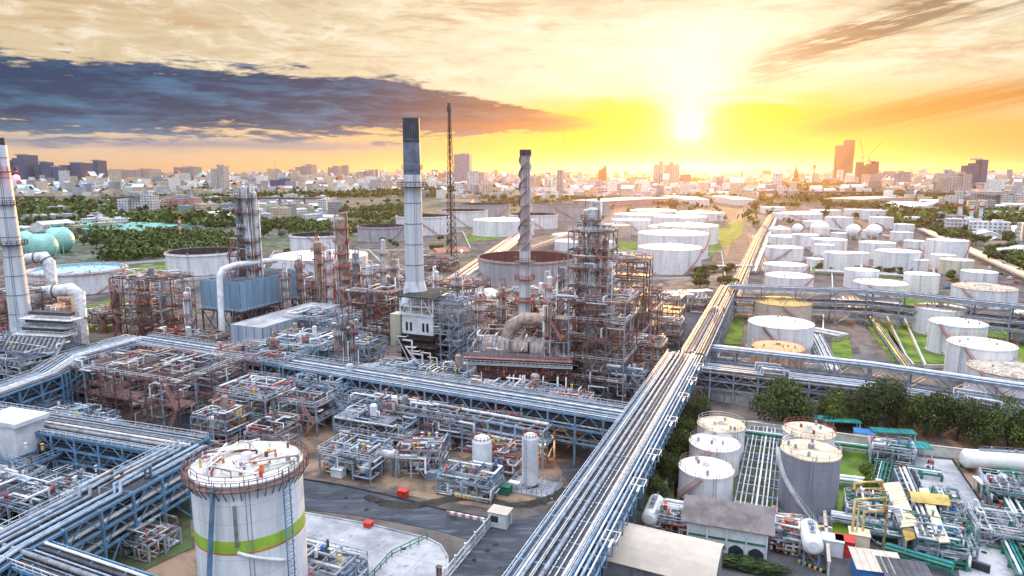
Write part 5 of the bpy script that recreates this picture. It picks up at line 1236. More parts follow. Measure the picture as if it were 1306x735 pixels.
def solveL(P0,ax,px,zz):
    L=1.0
    for k in range(400):
        if (PJ(tuple((P0+ax*L))[:2]+(zz,))[0]-px)*(1 if ax is UU else -1)>=0: break
        L+=.25
    return L
P0=G(310,438); z0=zat(P0,398); z1=zat(P0,361)
L1=solveL(P0,UU,385,z1); W1=solveL(P0,-VV,256,z1)
cooler(P0,L1,W1,z0,z1,'large bright blue open topped cooler box raised on legs','cooler_blue')
P1=G(338,472); z0b=zat(P1,443); z1b=zat(P1,418); L2=solveL(P1,UU,433,z1b); W2=solveL(P1,-VV,294,z1b)
cooler(P1,L2,W2,z0b,z1b,'long grey blue box with pale roof below and right of the bright blue cooler','cooler_pale',roof='concrete')
# white goose-neck pipe over the cooler
t=thing('gooseneck_pipe','thick white pipe bent over the edge of the blue cooler box','pipe',(P0.x,P0.y,0)); q=lambda px,py,y: None
def pt(px,py,d,o):   # world point seen at px,py at depth distance d relative to origin o
    cx=(px-653)/FPX; cy=(367.5-py)/FPX; v=Vector((cx,cp+cy*sp_,-sp_+cy*cp))*d; return (v.x-o.x,v.y-o.y,v.z+CAM_H)
D0=PJ((P0.x,P0.y,z1))[2]-2.5
MB().tube([pt(283,422,D0,P0),pt(280,352,D0,P0),pt(284,344,D0+.5,P0),pt(300,338,D0+8,P0),pt(352,332,D0+26,P0)],1.05,12).build('pipe_body','white_steel',t)
# --- heaters
def heater2():
    P=G(533,476); t=thing('fired_heater','black bodied fired heater with white cab under the dark capped chimney','heater',(P.x,P.y,0),-ANG)
    s=ppm(P); zt=zat(P,428); zc=zat(P,403); zr=zat(P,380)
    w,d=11,15; Y=d/2
    MB().box((0,Y,zt/2),(w,d,zt)).build('firebox','soot_black',t); MB().box((0,Y,(zt+zc)/2+.2),(w*.95,d*.95,zc-zt)).build('cab','wall_white',t)
    m=MB(); 
    for x in (-3.6,-2.2,2,3.4): m.box((x,Y-d*.475-.05,(zt+zc)/2-.5),(.7,.1,2.6))
    for y in (2,5,8,11): m.box((w*.475+.05,y,(zt+zc)/2-.5),(.1,.8,2.4))
    m.build('window','soot_black',t)
    m=MB()
    for x in (-w/2,-w/6,w/6,w/2):
        for y in (0,d/3,d*2/3,d): m.bar((x,y,zc),(x,y,zr),.28)
    for z in (zc+.2,(zc+zr)/2,zr):
        for y in (0,d/3,d*2/3,d): m.bar((-w/2,y,z),(w/2,y,z),.24)
        for x in (-w/2,-w/6,w/6,w/2): m.bar((x,0,z),(x,d,z),.24)
    for y in (0,d): m.bar((-w/2,y,zc),(-w/6,y,zr),.2); m.bar((w/2,y,zc),(w/6,y,zr),.2)
    m.build('roof_frame','white_steel',t)
    MB().box((0,Y,zr+.15),(w*1.1,d*1.1,.3)).build('deck','dark_steel',t); m=MB(); rail_path(m,[(x,y+Y) for x,y in rect(w*1.12,d*1.12)],zr+.3); m.build('handrail','dark_steel',t)
    m=MB(); m.box((-w/2-2,2,zc*.72),(3.4,4,zc*.55)); m.build('side_duct','cream_shell',t)
    rr=random.Random(8)
    for k in range(5):
        z=zt*(k+.6)/5; m=MB(); rail_path(m,[(-w/2-1,-1.1),(w/2+1,-1.1),(w/2+1,d+1)],z); m.box((0,-.6,z),(w+2,1.1,.12)); m.box((w/2+.6,Y,z),(1.1,d+2,.12)); m.build('walkway','brown_steel' if k%2 else 'dark_steel',t)
    for k in range(10):
        x=rr.uniform(-w/2,w/2); z=rr.uniform(2,zt); MB().tube([(x,-.2,z),(x,-1.6,z),(x+rr.choice((-3,3)),-1.6,z),(x+3,-1.6,.5)],rr.choice([.15,.22,.3]),7).build('pipe',rr.choice(['white_steel','cladding']),t)
heater2()
module(577,474,9,9,22,7,'pale scaffold stair tower hugging the right side of the black heater',300,'cool',22,eq=0,grid=3)
def heater3():
    PA=G(597,500); PB=G(725,507); d=(Vector(PB[:2]+(0,)) if 0 else Vector((PB.x-PA.x,PB.y-PA.y,0))); W=d.length; ax=d.normalized(); rz=math.atan2(ax.y,ax.x); t=thing('fired_heater','wide heater with a low rounded ribbed roof under the striped chimney','heater',(PA.x,PA.y,0),rz)
    D=14; zb=zat(PA,478); zr=zat(PA,455); 
    MB().box((W/2,D/2,zb/2+.05),(W*.94,D,zb-.1)).build('firebox','soot_black',t); MB().box((W/2,D/2,(zb+zr)/2),(W,D,zr-zb)).build('casing','cladding_dark',t)
    m=MB(); R_=D*.30; m.lathe([(R_,W*.12),(R_,W*.9)],12,(0,D/2,zr),arc=(0,math.pi),axis='x'); m.build('roof','cladding_warm',t)
    m=MB()
    for k in range(19): x=W*(.12+.78*k/18); m.lathe([(R_+.02,-.15),(R_+.3,-.15),(R_+.3,.15),(R_+.02,.15)],12,(x,D/2,zr),arc=(0,math.pi),axis='x')
    m.build('roof_rib','cladding_dull',t)
    m=MB(); m.poly([(W*.12,D/2+R_*math.cos(a*math.pi/12),zr+R_*math.sin(a*math.pi/12)) for a in range(13)]); m.poly([(W*.9,D/2+R_*math.cos(a*math.pi/12),zr+R_*math.sin(a*math.pi/12)) for a in range(13)]); m.build('end_wall','cladding_warm',t)
    for k in range(4):
        z=zb+(zr-zb)*k/3+.1; m=MB(); m.box((W/2,-.9,z),(W+2,1.6,.12)); rail_path(m,[(-1,-1.7),(W+1,-1.7)],z,1.2,.09,1.2); m.build('gallery',['brown_steel','brown_steel','white_steel','pink_rail'][k],t)
    rr=random.Random(12)
    for k in range(34):
        x=W*(k+.5)/34; m=MB(); m.cyl((x,-.9,zb+.3+rr.uniform(0,1.6)),rr.uniform(.2,.36),rr.uniform(.6,1.6),7); m.build('burner',rr.choice(['red_steel','orange_steel','pink_rail','cladding','red_paint']),t)
    for k in range(12): x=rr.uniform(0,W); MB().tube([(x,-.3,zb+1),(x,-2.1,zb+1),(x,-2.1,.4)],.2,7).build('pipe',rr.choice(['cladding','white_steel']),t)
    for k in range(26):
        q=manhattan(rr,W*.9,D*.9,6,4)
        if len(q)>1: MB().tube([(x+W/2,y+D/2,z+zr) for x,y,z in q],rr.choice([.1,.14,.2,.3]),6).build('pipe',rr.choice(['white_steel','cladding','cladding_warm','brown_steel']),t)
    m=MB(); rail_path(m,[(x+W/2,y+D/2) for x,y in rect(W+.6,D+.6)],zr,1.3,.1,1.5)
    for k in range(9): x=W*k/8; m.bar((x,0,zr),(x,0,zr+5),.2); m.bar((x,0,zr+5),(x,D,zr+5),.2)
    m.bar((0,0,zr+5),(W,0,zr+5),.2); m.build('top_frame','pale_steel',t)
    cx=W*.6; m=MB(); m.tube([(cx-7,D*.6,zr+3),(cx-6,D*.6,zr+7),(cx-2.5,D*.6,zr+9.2),(cx+2.5,D*.6,zr+9.2),(cx+6,D*.6,zr+7),(cx+7,D*.6,zr+3)],1.9,14); m.build('crossover_duct','cladding_warm',t)
heater3()
# left heater under the tapered chimney
P=G(36,505); t=thing('fired_heater','grey ribbed heater with white top gallery under the left tapered chimney','heater',(P.x,P.y,0),R(-12)); w,d=19,13; zt=zat(P,436); zc=zat(P,452)
MB().box((0,d/2,zc*.55),(w*.9,d,zc*.9)).build('firebox','soot_black',t); m=MB()
m.poly([(-w/2,-1,zc*.72),(w/2,-1,zc*.72),(w/2,d*.35,zt),(-w/2,d*.35,zt)]); m.poly([(-w/2,-1,zc*.70),(-w/2,d*.35,zt-.1),(w/2,d*.35,zt-.1),(w/2,-1,zc*.70)]); m.build('sloped_roof','cladding_dull',t)
for k in range(14): MB().tube([(-w/2+w*k/13,-1.1,zc*.74),(-w/2+w*k/13,d*.33,zt+.15)],.38,8).build('roof_rib','cladding_dull',t)
for k,(yy,zz) in enumerate([(d*.4,zt+.5),(d*.5,zt+2.4),(d*.6,zt+4.3)]):
    m=MB(); m.box((0,yy+2,zz),(w*.9,5,.15)); rail_path(m,[(-w*.45,yy-.4),(w*.45,yy-.4),(w*.45,yy+4)],zz,1.3,.09,1.5); m.build('gallery',['white_steel','pale_steel','white_steel'][k],t)
    m=MB(); m.box((0,yy+2.4,zz+1.3),(w*.7,2.4,1.1)); m.build('header_box','cladding_dark',t)
# ducts left
for lb,pts,r,dd,mt in (('grey inverted U duct beside the left tapered chimney',[(42,392),(46,380),(52,374),(90,370),(99,376),(104,436)],2.3,0,'cladding'),('pale elbow duct rising behind the inverted U duct',[(30,333),(36,330),(56,328),(63,336),(70,412)],2.0,10,'cladding'),('thin white vertical duct left of the massive column tower',[(722,455),(722,386),(726,380),(738,380)],.6,0,'white_steel')):
    o=G(pts[-1][0] if 'left of' not in lb else 722,445 if dd==0 else 425); D_=PJ((o.x,o.y,6))[2]; t=thing('duct',lb,'duct',(o.x,o.y,0),0,'large ducts'); P_=[pt(x,y,D_,o) for x,y in pts]
    e=P_[-1] if 'left of' not in lb else P_[0]; low=(e[0],e[1],0.2); P_=(P_+[low]) if 'left of' not in lb else ([low]+P_); MB().tube(P_,r,14).build('duct_body',mt,t)
    m=MB()
    for a,b in zip(P_,P_[1:]):
        a,b=Vector(a),Vector(b)
        if (b-a).length>3: q=(b-a).normalized()*.15; c=(a+b)/2; m.tube([c-q,c+q],r*1.12,14)
    if m.v: m.build('flange','cladding_dark',t)
# tan vertical vessel by the inverted duct
colmn(80,386,455,22,'tan vertical vessel under the inverted grey duct',31,2,'rust_shell','brown_steel')
# --- sheds in the process block
def shed(pix,eave,ridge,label,wall,roof,arc=False,group=None,mono=False,ribs=True):
    """pix: near-left ground corner, near-right, far-right pixel"""
    a,b,c=[G(*q) for q in pix]; X=(b-a); W=X.length; ux=X.normalized(); dvec=(c-b); D=abs(dvec.dot(Vector((-ux.y,ux.x,0)))); t=thing('shed',label,'building',(a.x,a.y,0),math.atan2(ux.y,ux.x),group)
    MB().box((W/2,D/2,eave/2),(W,D,eave)).build('wall',wall,t); m=MB(); o=.5
    if arc:
        n=10; rise=ridge-eave; P_=[(-o+ (D+2*o)*k/n, eave+rise*math.sin(math.pi*k/n)) for k in range(n+1)]
        for (y0,z0),(y1,z1) in zip(P_,P_[1:]): m.quad((-o,y0,z0+.05),(W+o,y0,z0+.05),(W+o,y1,z1+.05),(-o,y1,z1+.05),sm=True)
        m.poly([(0,y,z) for y,z in P_]); m.poly([(W,y,z) for y,z in P_])
    elif mono: m.quad((-o,-o,eave+.05),(W+o,-o,eave+.05),(W+o,D+o,ridge),(-o,D+o,ridge))
    else:
        m.quad((-o,-o,eave),(W+o,-o,eave),(W+o,D/2,ridge),(-o,D/2,ridge)); m.quad((W+o,D+o,eave),(-o,D+o,eave),(-o,D/2,ridge),(W+o,D/2,ridge)); m.poly([(0,0,eave),(0,D/2,ridge-.1),(0,D,eave)]); m.poly([(W,0,eave),(W,D/2,ridge-.1),(W,D,eave)])
    m.build('roof',roof,t)
    if ribs and not arc:
        m=MB()
        for k in range(int(W/1.0)+1):
            x=-o+k*1.0; 
            if mono: m.bar((x,-o,eave+.1),(x,D+o,ridge+.05),.09)
            else: m.bar((x,-o,eave+.05),(x,D/2,ridge+.05),.09); m.bar((x,D/2,ridge+.05),(x,D+o,eave+.05),.09)
        m.build('roof_seam',roof,t)
    return t,W,D
shed([(602,408),(645,402),(652,385)],8,10,'long white roofed shed in front of the huge maroon tank','cladding_dull','sheet_white')
t,W_,D_=shed([(690,430),(738,428),(745,405)],9,11.5,'shed with tan sloping roof and maroon louvres behind the striped chimney','brown_steel','tan_roof')
for k in range(5): MB().box((W_/2,-.1,1.5+k*1.6),(W_*.9,.15,.5)).build('louvre','cladding_warm',t)
shed([(430,430),(470,428),(475,415)],7,8,'flat pale roof shelter among the frames','cladding_dark','sheet_tan',mono=True)
shed([(455,520),(505,512),(500,500)],8.6,8.8,'grey flat deck shelter beside the triple grey columns','cladding_dark','concrete',mono=True,ribs=False)
# ================================================================ foreground yard and the small yard at the right
rr=random.Random(21)
def vtank(px,yt,yb,w,label,shell='white_paint',top='white_roof',group='upright white cylinders',skirt=True):
    p=G(px,yb); s=ppm(p); h=zat(p,yt); r=w/2/s; t=thing('upright_vessel',label,'vessel',(p.x,p.y,0),rr.uniform(0,6),group)
    m=MB(); m.lathe([(r*.96,.9),(r,1.2),(r,h-.5*r),(r*.85,h-.2*r),(r*.5,h-.03*r),(0,h)],32); m.build('shell',shell,t)
    for k in range(4): a=k*1.571+.4; MB().box((r*.85*math.cos(a),r*.85*math.sin(a),.55),(.35,.35,1.1)).build('leg','dark_steel',t)
    m=MB(); handrail(m,r*.9,h-.4*r,14,1.0,.05); m.build('handrail','red_steel',t)
    m=MB(); m.bar((r+.25,-.25,0),(r+.25,-.25,h),.07); m.bar((r+.25,.25,0),(r+.25,.25,h),.07)
    for z in range(1,int(h*2)): m.bar((r+.25,-.25,z*.5),(r+.25,.25,z*.5),.04)
    m.build('ladder','pale_steel',t)
    for k in range(3): a=2+k; MB().tube([(r*.8*math.cos(a),r*.8*math.sin(a),1.2),((r+.7)*math.cos(a),(r+.7)*math.sin(a),1.2),((r+.7)*math.cos(a),(r+.7)*math.sin(a),h*.6*(k+1)/3)],.13,7).build('pipe','white_steel',t)
    return t,p,h,r
vtank(615,556,612,25,'white upright cylinder with red ladder frame, left of two',shell='wall_white')
t,p,h,r=vtank(676,553,622,21,'slim white upright cylinder on a fenced skid, right of two',shell='wall_white')
t=thing('skid_fence','low grey fence round the slim white cylinder','fence',(p.x,p.y,0),-ANG); m=MB(); rail_path(m,rect(9,6.5,1,0),.3,1.3,.1,1.0); m.build('railing','pale_steel',t); MB().box((1,0,.25),(9.4,6.9,.3)).build('slab','concrete',t); MB().box((-2.3,-2.4,1.1),(2.2,1.2,1.5)).build('cabinet','wall_white',t)
def horiz(px,py,l,r,z,rz,label,shell='white_roof',group='horizontal tanks',legs='pale_steel',saddle=True):
    p=G(px,py,z); t=thing('horizontal_tank',label,'tank',(p.x,p.y,0),rz,group)
    m=MB(); m.lathe([(0,-l/2-.45*r),(r*.6,-l/2-.38*r),(r*.9,-l/2-.15*r),(r,-l/2),(r,l/2),(r*.9,l/2+.15*r),(r*.6,l/2+.38*r),(0,l/2+.45*r)],28,(0,0,z),axis='x'); m.build('shell',shell,t)
    for x in (-l*.36,l*.36):
        if z>r*2:
            for y in (-r*.7,r*.7): MB().box((x,y,(z-r*.6)/2),(.3,.3,z-r*.6)).build('leg',legs,t)
            m=MB(); m.bar((x,-r*.7,z*.1),(x,r*.7,z*.7),.15); m.box((x,0,z-r*.8),(.5,r*1.7,.5)); m.build('saddle',legs,t)
        else: MB().box((x,0,(z-r*.5)/2),(.7,r*1.5,z-r*.5)).build('saddle','concrete',t)
    m=MB(); m.cyl((l*.1,0,z+r*.95),.35,.6,10); m.cyl((-l*.2,0,z+r*.95),.2,.9,8); m.build('manway','pale_steel',t)
    m=MB(); m.box((0,0,z+r+.15),(l*.7,.8,.08)); rail_path(m,[(-l*.35,-.4),(l*.35,-.4)],z+r+.15,.9,.05,1.2); m.build('walkway','pale_steel',t)
    return t
horiz(833,650,6.5,1.35,2.6,-ANG+R(90),'white horizontal tank pointing at the viewer beside the main bridge'); horiz(1034,684,5.6,1.5,4.2,-ANG+R(95),'white horizontal tank on tall blue legs below the tall grey tank',legs='blue_steel')
horiz(1284,588,15,1.9,2.8,R(-10),'long white bullet tank at the right edge by the yard wall'); horiz(300,532,3.2,1.9,5.0,R(20),'small tan yellow drum held in the red frame behind the lime banded tank',shell='yellow_pipe',legs='brown_steel')
horiz(494,578,4,1.0,4.5,R(-22),'shiny silver drum on blue legs at the edge of the tan ground',shell='cladding',legs='grey_blue_steel')
def crate(px,py,d,z0,mt,name,label,cat,rz=-.38,trim=None,group=None,roof=None):
    p=G(px,py); t=thing(name,label,cat,(p.x,p.y,0),rz,group); MB().box((0,0,z0+d[2]/2),d).build('body',mt,t)
    m=MB(); 
    for x in (-d[0]/2,d[0]/2):
        for y in (-d[1]/2,d[1]/2): m.box((x,y,z0+d[2]/2),(.12,.12,d[2]+.06))
    m.box((0,0,z0+d[2]+.06),(d[0]+.3,d[1]+.3,.12)); m.build('frame' if not roof else 'roof',roof or trim or mt,t)
    return t
g_=crate(638,670,(3.4,2.6,2.6),.15,'wall_white','guard_booth','small white guard booth with a dark window at the gate','booth',roof='sheet_tan'); MB().box((-.5,-1.33,1.7),(1.3,.06,1.1)).build('window','glass_dark',g_); MB().box((1.73,0,1.2),(.06,.9,2.0)).build('door','pale_steel',g_); MB().box((-1.73,-.2,1.8),(.06,1.2,.9)).build('window','glass_dark',g_)
# gate: sliding panel and posts
A=G(628,670);B=G(567,745); t=thing('sliding_gate','long white sliding gate of upright bars slanting to the bottom edge','gate',(A.x,A.y,0)); v=Vector((B.x-A.x,B.y-A.y,0)); n=int(v.length/.35)
m=MB(); 
for z in (.3,1.2,2.2): m.bar((0,0,z),(v.x,v.y,z),.12)
for i in range(n+1): q=v*(i/n); m.bar((q.x,q.y,.2),(q.x,q.y,2.3),.07)
m.build('bar_panel','white_steel',t); q=v*.5; m=MB(); m.bar((v.x*.03,v.y*.03,1.25),(q.x,q.y,1.25),.05,1.7); m.build('solid_panel','pale_steel',t)
for i in range(6): q=v*(i/5); MB().box((q.x,q.y,1.3),(.3,.3,2.6)).build('post','white_steel',t)
A=G(570,660);B=G(628,672); t=thing('barrier','low pink and white striped barrier left of the guard booth','barrier',(A.x,A.y,0)); v=Vector((B.x-A.x,B.y-A.y,0)); 
for i in range(12): a,b=v*(i/12),v*((i+1)/12); MB().bar((a.x,a.y,1.0),(b.x,b.y,1.0),.35,.5).build('board',['pink_rail','white_steel'][i%2],t)
for i in range(5): q=v*(i/4); MB().box((q.x,q.y,.5),(.15,.15,1)).build('post','pale_steel',t)
t=thing('handrail_fence','green tubular handrail on the concrete yard','handrail',(*G(480,735)[:2],0)); o=G(480,735); m=MB(); P_=[G(*q)-o for q in ((470,745),(500,712),(545,690))]
for a,b in zip(P_,P_[1:]):
    for z in (.6,1.2): m.bar((a.x,a.y,z+.1),(b.x,b.y,z+.1),.12)
    for i in range(5): q=a.lerp(b,i/4); m.bar((q.x,q.y,0),(q.x,q.y,1.3),.12)
m.build('rail','pipe_green',t)
crate(470,673,(1.2,1.0,.9),.1,'red_paint','hydrant_box','small red box on the edge of the concrete yard','box'); crate(514,634,(1.7,1.0,1.2),.1,'red_paint','hydrant_box','red cabinet by the ditch below the silver drum','box')
crate(560,735,(.5,.5,1.4),.1,'brown_steel','bollard','short rust brown bollard on the concrete yard','bollard')
for i in range(7):
    px=582+i*5; p=G(px,634+i*.6); t=thing('gas_cylinder',f'yellow drum in the row on the tan ground, {["leftmost","second from the left","third from the left","middle one of seven","third from the right","second from the right","rightmost"][i]}','drum',(p.x,p.y,0),.3,'yellow drums on the tan ground'); MB().lathe([(0,-1.0),(.4,-.95),(.45,-.8),(.45,.8),(.4,.95),(0,1.0)],12,(0,0,.55),axis='y').build('drum_body','yellow_paint',t); MB().lathe([(.47,-.1),(.47,.1)],12,(0,0,.55),axis='y').build('band','yellow_pipe',t)
for i,(px,py,lb) in enumerate([(432,608,'pale blue cabinet between the steel legs'),(555,612,'small grey cabinet left of the white cylinder'),(643,630,'green pump box in front of the two white cylinders'),(655,600,'grey kiosk roof between the two white cylinders')]): crate(px,py,(2.4,1.6,1.6),.1,['wall_white','pale_steel','pipe_green','sheet_tan'][i],'equipment_cabinet',lb,'cabinet')
module(405,752,11,9,3.4,1,'pump skid with pale railings right of the lime banded tank',400,'cool',46,eq=4,grid=3); module(600,628,11,6,3.2,1,'low valve skid at the foot of the left white cylinder',401,'cool',40,eq=2,grid=3)
module(540,600,9,8,4.5,1,'rusty orange pump skid at the edge of the tan ground',402,'red',36,eq=3,grid=3,rz=-.1); module(455,600,12,8,4.5,1,'pump frame with silver pipes above the front road',403,'cool',36,eq=3,grid=4)
module(640,598,8,6,3.5,1,'small pump group between the white cylinders',404,'red',28,eq=2,grid=3); module(185,700,9,6,3,1,'scattered valve frame on the gravel left of the lime banded tank',405,'red',26,eq=2,grid=3)
# pump house with fat insulated pipes, upper left bridge
p=G(22,585,5); t=thing('pump_house','white boxy house with fat grey pipes draped over it at the left edge','building',(p.x,p.y,0),R(-18))
MB().box((0,0,7),(9,6,12.2)).build('wall','wall_white',t); MB().box((.3,0,13.4),(10.4,6.8,.8)).build('roof_slab','wall_white',t)
for k in range(5):
    y=-4.2-k*.95; x0=-8; MB().tube([(-20,y,12.2),(-5+k*.8,y,12.2),(-3+k*.8,y,11.2),(-2.2+k*.8,y,6.6),(0+k*.8,y,5.4),(9+k*.6,y,5.4),(11+k*.6,y,4.6),(13+k*.6,y,4.2),(24,y,4.2)],.42,12).build('insulated_pipe',['cladding','cladding_dull','cladding','pipe_blue','cladding_dark'][k],t)
for x in (-14,-7,0,8,14,20): MB().box((x,-6,2),(.4,5,4)).build('support','blue_steel',t)
# steam puff
m=MB()
def puff():
    p=G(352,505); z=zat(p,466); V=[];Fs=[]
    import bmesh
    bm=bmesh.new(); bmesh.ops.create_icosphere(bm,subdivisions=4,radius=1)
    for v in bm.verts:
        n=mnoise.noise(v.co*1.6+Vector((3,1,2)))*.55+mnoise.noise(v.co*4)*.25; v.co*=1+n
        v.co.x*=6.5; v.co.y*=3; v.co.z*=1.7
    me=bpy.data.meshes.new('steam_cloud'); bm.to_mesh(me); bm.free(); o=bpy.data.objects.new('steam_cloud',me); SC.collection.objects.link(o); o.location=(p.x,p.y,z)
    mt=bpy.data.materials.new('steam_air'); mt.use_nodes=True; nt=mt.node_tree; nt.nodes.clear(); E.nt=nt; ou=nt.nodes.new('ShaderNodeOutputMaterial'); v=nt.nodes.new('ShaderNodeVolumeScatter'); v.inputs['Color'].default_value=(1,.93,.85,1); v.inputs['Density'].default_value=.32; v.inputs['Anisotropy'].default_value=.3; nt.links.new(v.outputs[0],ou.inputs['Volume']); me.materials.append(mt)
    tag(o,'small warm white puff of steam over the middle blue pipe bridge','steam',kind='stuff')
puff()
# lit lamps
def lamp(px,py,yg,col,pw,label,r=.3):
    p=G(px,yg); z=zat(p,py); t=thing('lamp_post',label,'lamp',(p.x,p.y,0),0,'lit lamps of the plant'); MB().bar((0,0,0),(0,0,z-.2),.15).build('pole','pale_steel',t); k='lamp_'+str(px)
    mt=bpy.data.materials.new(k); mt.use_nodes=True; b=mt.node_tree.nodes['Principled BSDF']; b.inputs['Emission Color'].default_value=(*col,1); b.inputs['Emission Strength'].default_value=14; MATS[k]=mt
    MB().lathe([(0,-r),(r*.7,-r*.7),(r,0),(r*.7,r*.7),(0,r)],10,(0,0,z)).build('bulb',k,t)
    l=bpy.data.lights.new('lamp_light','POINT'); l.energy=pw; l.color=col; l.shadow_soft_size=.3; lo=bpy.data.objects.new('lamp_light',l); SC.collection.objects.link(lo); lo.parent=t; lo.location=(0,-.6,z)
lamp(697,566,585,(1,.42,.1),1500,'orange lamp glowing beside the slim white cylinder',.45); lamp(757,463,495,(1,.6,.25),900,'small warm lamp at the foot of the massive column tower',.3); lamp(589,320,345,(1,.95,.85),600,'bright white lamp near the lattice mast',.7)
P=LC[1]; l=MB().lathe([(0,-1),(.9,-.5),(.9,.5),(0,1)],10,(5.2,-2,zat(P,227))); mt=bpy.data.materials.new('red_lamp'); mt.use_nodes=True; b=mt.node_tree.nodes['Principled BSDF']; b.inputs['Emission Color'].default_value=(1,.03,.08,1); b.inputs['Emission Strength'].default_value=6; MATS['red_lamp']=mt; l.build('warning_lamp','red_lamp',LC[0])

# ---- lower right: loading shed, barrel roof, small buildings
t,W_,D_=shed([(876,704),(976,722),(983,690)],5.3,5.3,'loading shed with dark corrugated roof and white green striped front','wall_white','corrugated')
m=MB(); m.quad((-1,-.6,5.4),(W_+1,-.6,5.4),(W_+1,D_*.55,7.6),(-1,D_*.55,7.6)); m.quad((W_+1,D_*1.1,5.4),(-1,D_*1.1,5.4),(-1,D_*.55,7.6),(W_+1,D_*.55,7.6)); 
for k in range(34): x=-1+(W_+2)*k/33; m.bar((x,-.6,5.45),(x,D_*.55,7.65),.14)
m.build('roof','corrugated',t)
for k in range(4):
    x0=W_*k/4+.35; x1=W_*(k+1)/4-.35; m=MB(); m.poly([(x0,-.04,.1),(x1,-.04,.1),(x1,-.04,1.9)]+[(x0+(x1-x0)*(1-u/8),-.04,1.9+.7*math.sin(math.pi*u/8)) for u in range(1,8)]+[(x0,-.04,1.9)]); m.build('bay_opening','glass_dark',t)
for k in range(5): MB().box((W_*k/4,-.12,2.6),(.25,.2,5.2)).build('post','white_steel',t)
MB().box((W_/2,-.1,3.3),(W_,.12,.3)).build('green_stripe','pipe_green',t)
shed([(768,752),(905,790),(925,745)],5,8.2,'shed with a smooth tan barrel roof at the bottom edge','cladding_dull','sheet_tan',arc=True)
crate(863,664,(4.2,3,2.8),.1,'wall_white','small_cabin','white cabin left of the loading shed','cabin'); crate(996,693,(5,3,2.8),.1,'wall_white','small_cabin','white cabin right of the loading shed roof','cabin'); crate(1060,706,(3,2.4,2.6),.1,'wall_white','small_tank_box','white box left of the red container','box'); crate(1076,707,(2.6,2.2,2.6),.1,'red_paint','small_container','red container near the yellow pipe posts','container'); crate(1094,700,(2.8,2.4,2.8),.1,'cream_sheet','small_container','cream container right of the red one','container')
# hedge
m=MB(); p=G(945,727); o=bpy.data.objects.new('hedge',crown_mesh('hedge',1,1,2600,.09,71,('leaf_dark','leaf_mid'),10)); SC.collection.objects.link(o); o.location=(p.x,p.y,1.0); o.scale=(7.5,1.6,1.2); o.rotation_euler=(0,0,-.25); tag(o,'clipped dark hedge in front of the loading shed','hedge')
# hazard striped kerbs
for i,(a,b,lb) in enumerate([((990,702),(1008,706),'yellow and black striped kerb right of the loading shed'),((1018,718),(1052,732),'yellow and black striped kerb below the legged tank'),((840,676),(870,680),'yellow and black striped kerb left of the loading shed')]):
    A,B=G(*a),G(*b); t=thing('striped_kerb',lb,'kerb',(A.x,A.y,0)); v=B-A
    for k in range(10): q0,q1=v*(k/10),v*((k+1)/10); MB().bar((q0.x,q0.y,.3),(q1.x,q1.y,.3),.4,.4).build('stripe',['yellow_paint','soot_black'][k%2],t)
# yard wall
def wall(pix,h,label,mt='wall_white',coping='sheet_tan'):
    P_=[G(*q) for q in pix]; o=P_[0]; t=thing('yard_wall',label,'wall',(o.x,o.y,0)); m=MB(); c=MB()
    for a,b in zip(P_,P_[1:]): a=a-o;b=b-o; m.bar((a.x,a.y,h/2),(b.x,b.y,h/2),.3,h); c.bar((a.x,a.y,h+.08),(b.x,b.y,h+.08),.5,.16)
    m.build('panel',mt,t); c.build('coping',coping,t)
    for a,b in zip(P_,P_[1:]):
        k=max(1,int((b-a).length/5))
        for i in range(k): q=a.lerp(b,i/k)-o; MB().box((q.x,q.y,h/2+.1),(.45,.45,h+.2)).build('pier',mt,t)
wall([(925,546),(1050,562),(1160,578),(1306,595),(1420,606)],2.2,'long pale wall in front of the tree line','sheet_white'); wall([(1130,405),(1155,458),(1165,470)],1.2,'low pale wall at the left of the lawn group','sheet_white')
wall([(905,510),(960,520),(1040,532)],2.6,'grey wall behind the left trio of tanks','concrete','concrete'); wall([(880,660),(1000,680),(1060,690)],2.2,'pale wall between the loading shed and the tanks','sheet_white'); wall([(1048,640),(1056,735)],2.2,'pale wall running to the bottom edge right of the legged tank','sheet_white'); wall([(1105,690),(1200,712),(1262,733)],1.3,'dark low wall at the bottom of the green yard','dark_steel','concrete_dark')
# teal canopies
def canopy(px,py,w,d,h,label,mt,rz=-.18,group='teal canopies along the yard wall',legm='white_steel',arc=False):
    p=G(px,py); t=thing('canopy',label,'canopy',(p.x,p.y,0),rz,group)
    m=MB()
    if arc:
        n=8; P_=[(-d/2+d*k/n,h+1.2*math.sin(math.pi*k/n)) for k in range(n+1)]
        for a,b in zip(P_,P_[1:]): m.quad((-w/2,a[0],a[1]),(w/2,a[0],a[1]),(w/2,b[0],b[1]),(-w/2,b[0],b[1]),sm=True)
    else: m.box((0,0,h),(w,d,.15)); 
    if not arc:
        for k in range(int(w)+1): m.box((-w/2+k,0,h+.12),(.1,d,.1))
    m.build('roof',mt,t)
    for x in (-w/2+.3,w/2-.3):
        for y in (-d/2+.3,d/2-.3): MB().box((x,y,h/2),(.18,.18,h)).build('post',legm,t)
    return t
canopy(1072,552,8,2.6,3,'long teal canopy behind the tan roofed tank','teal_sheet'); canopy(1045,548,6,2.6,3,'short teal canopy left of the long one','teal_sheet'); canopy(1137,566,9,3,3,'teal canopy under the dark tree row','teal_sheet'); canopy(1167,586,5.5,4,3.2,'bright turquoise canopy above the green yard','teal_sheet'); canopy(1132,583,3.4,2.2,2.8,'tiny turquoise canopy left of the bright one','teal_sheet')
crate(1101,565,(4,3,2.6),.1,'wall_white','kiosk','white and blue kiosk between two teal canopies','kiosk',trim='blue_paint')
canopy(1262,632,5,3.6,2.8,'white canopy on legs by the dirt strip at the right','wall_white'); 
p=G(1262,632)
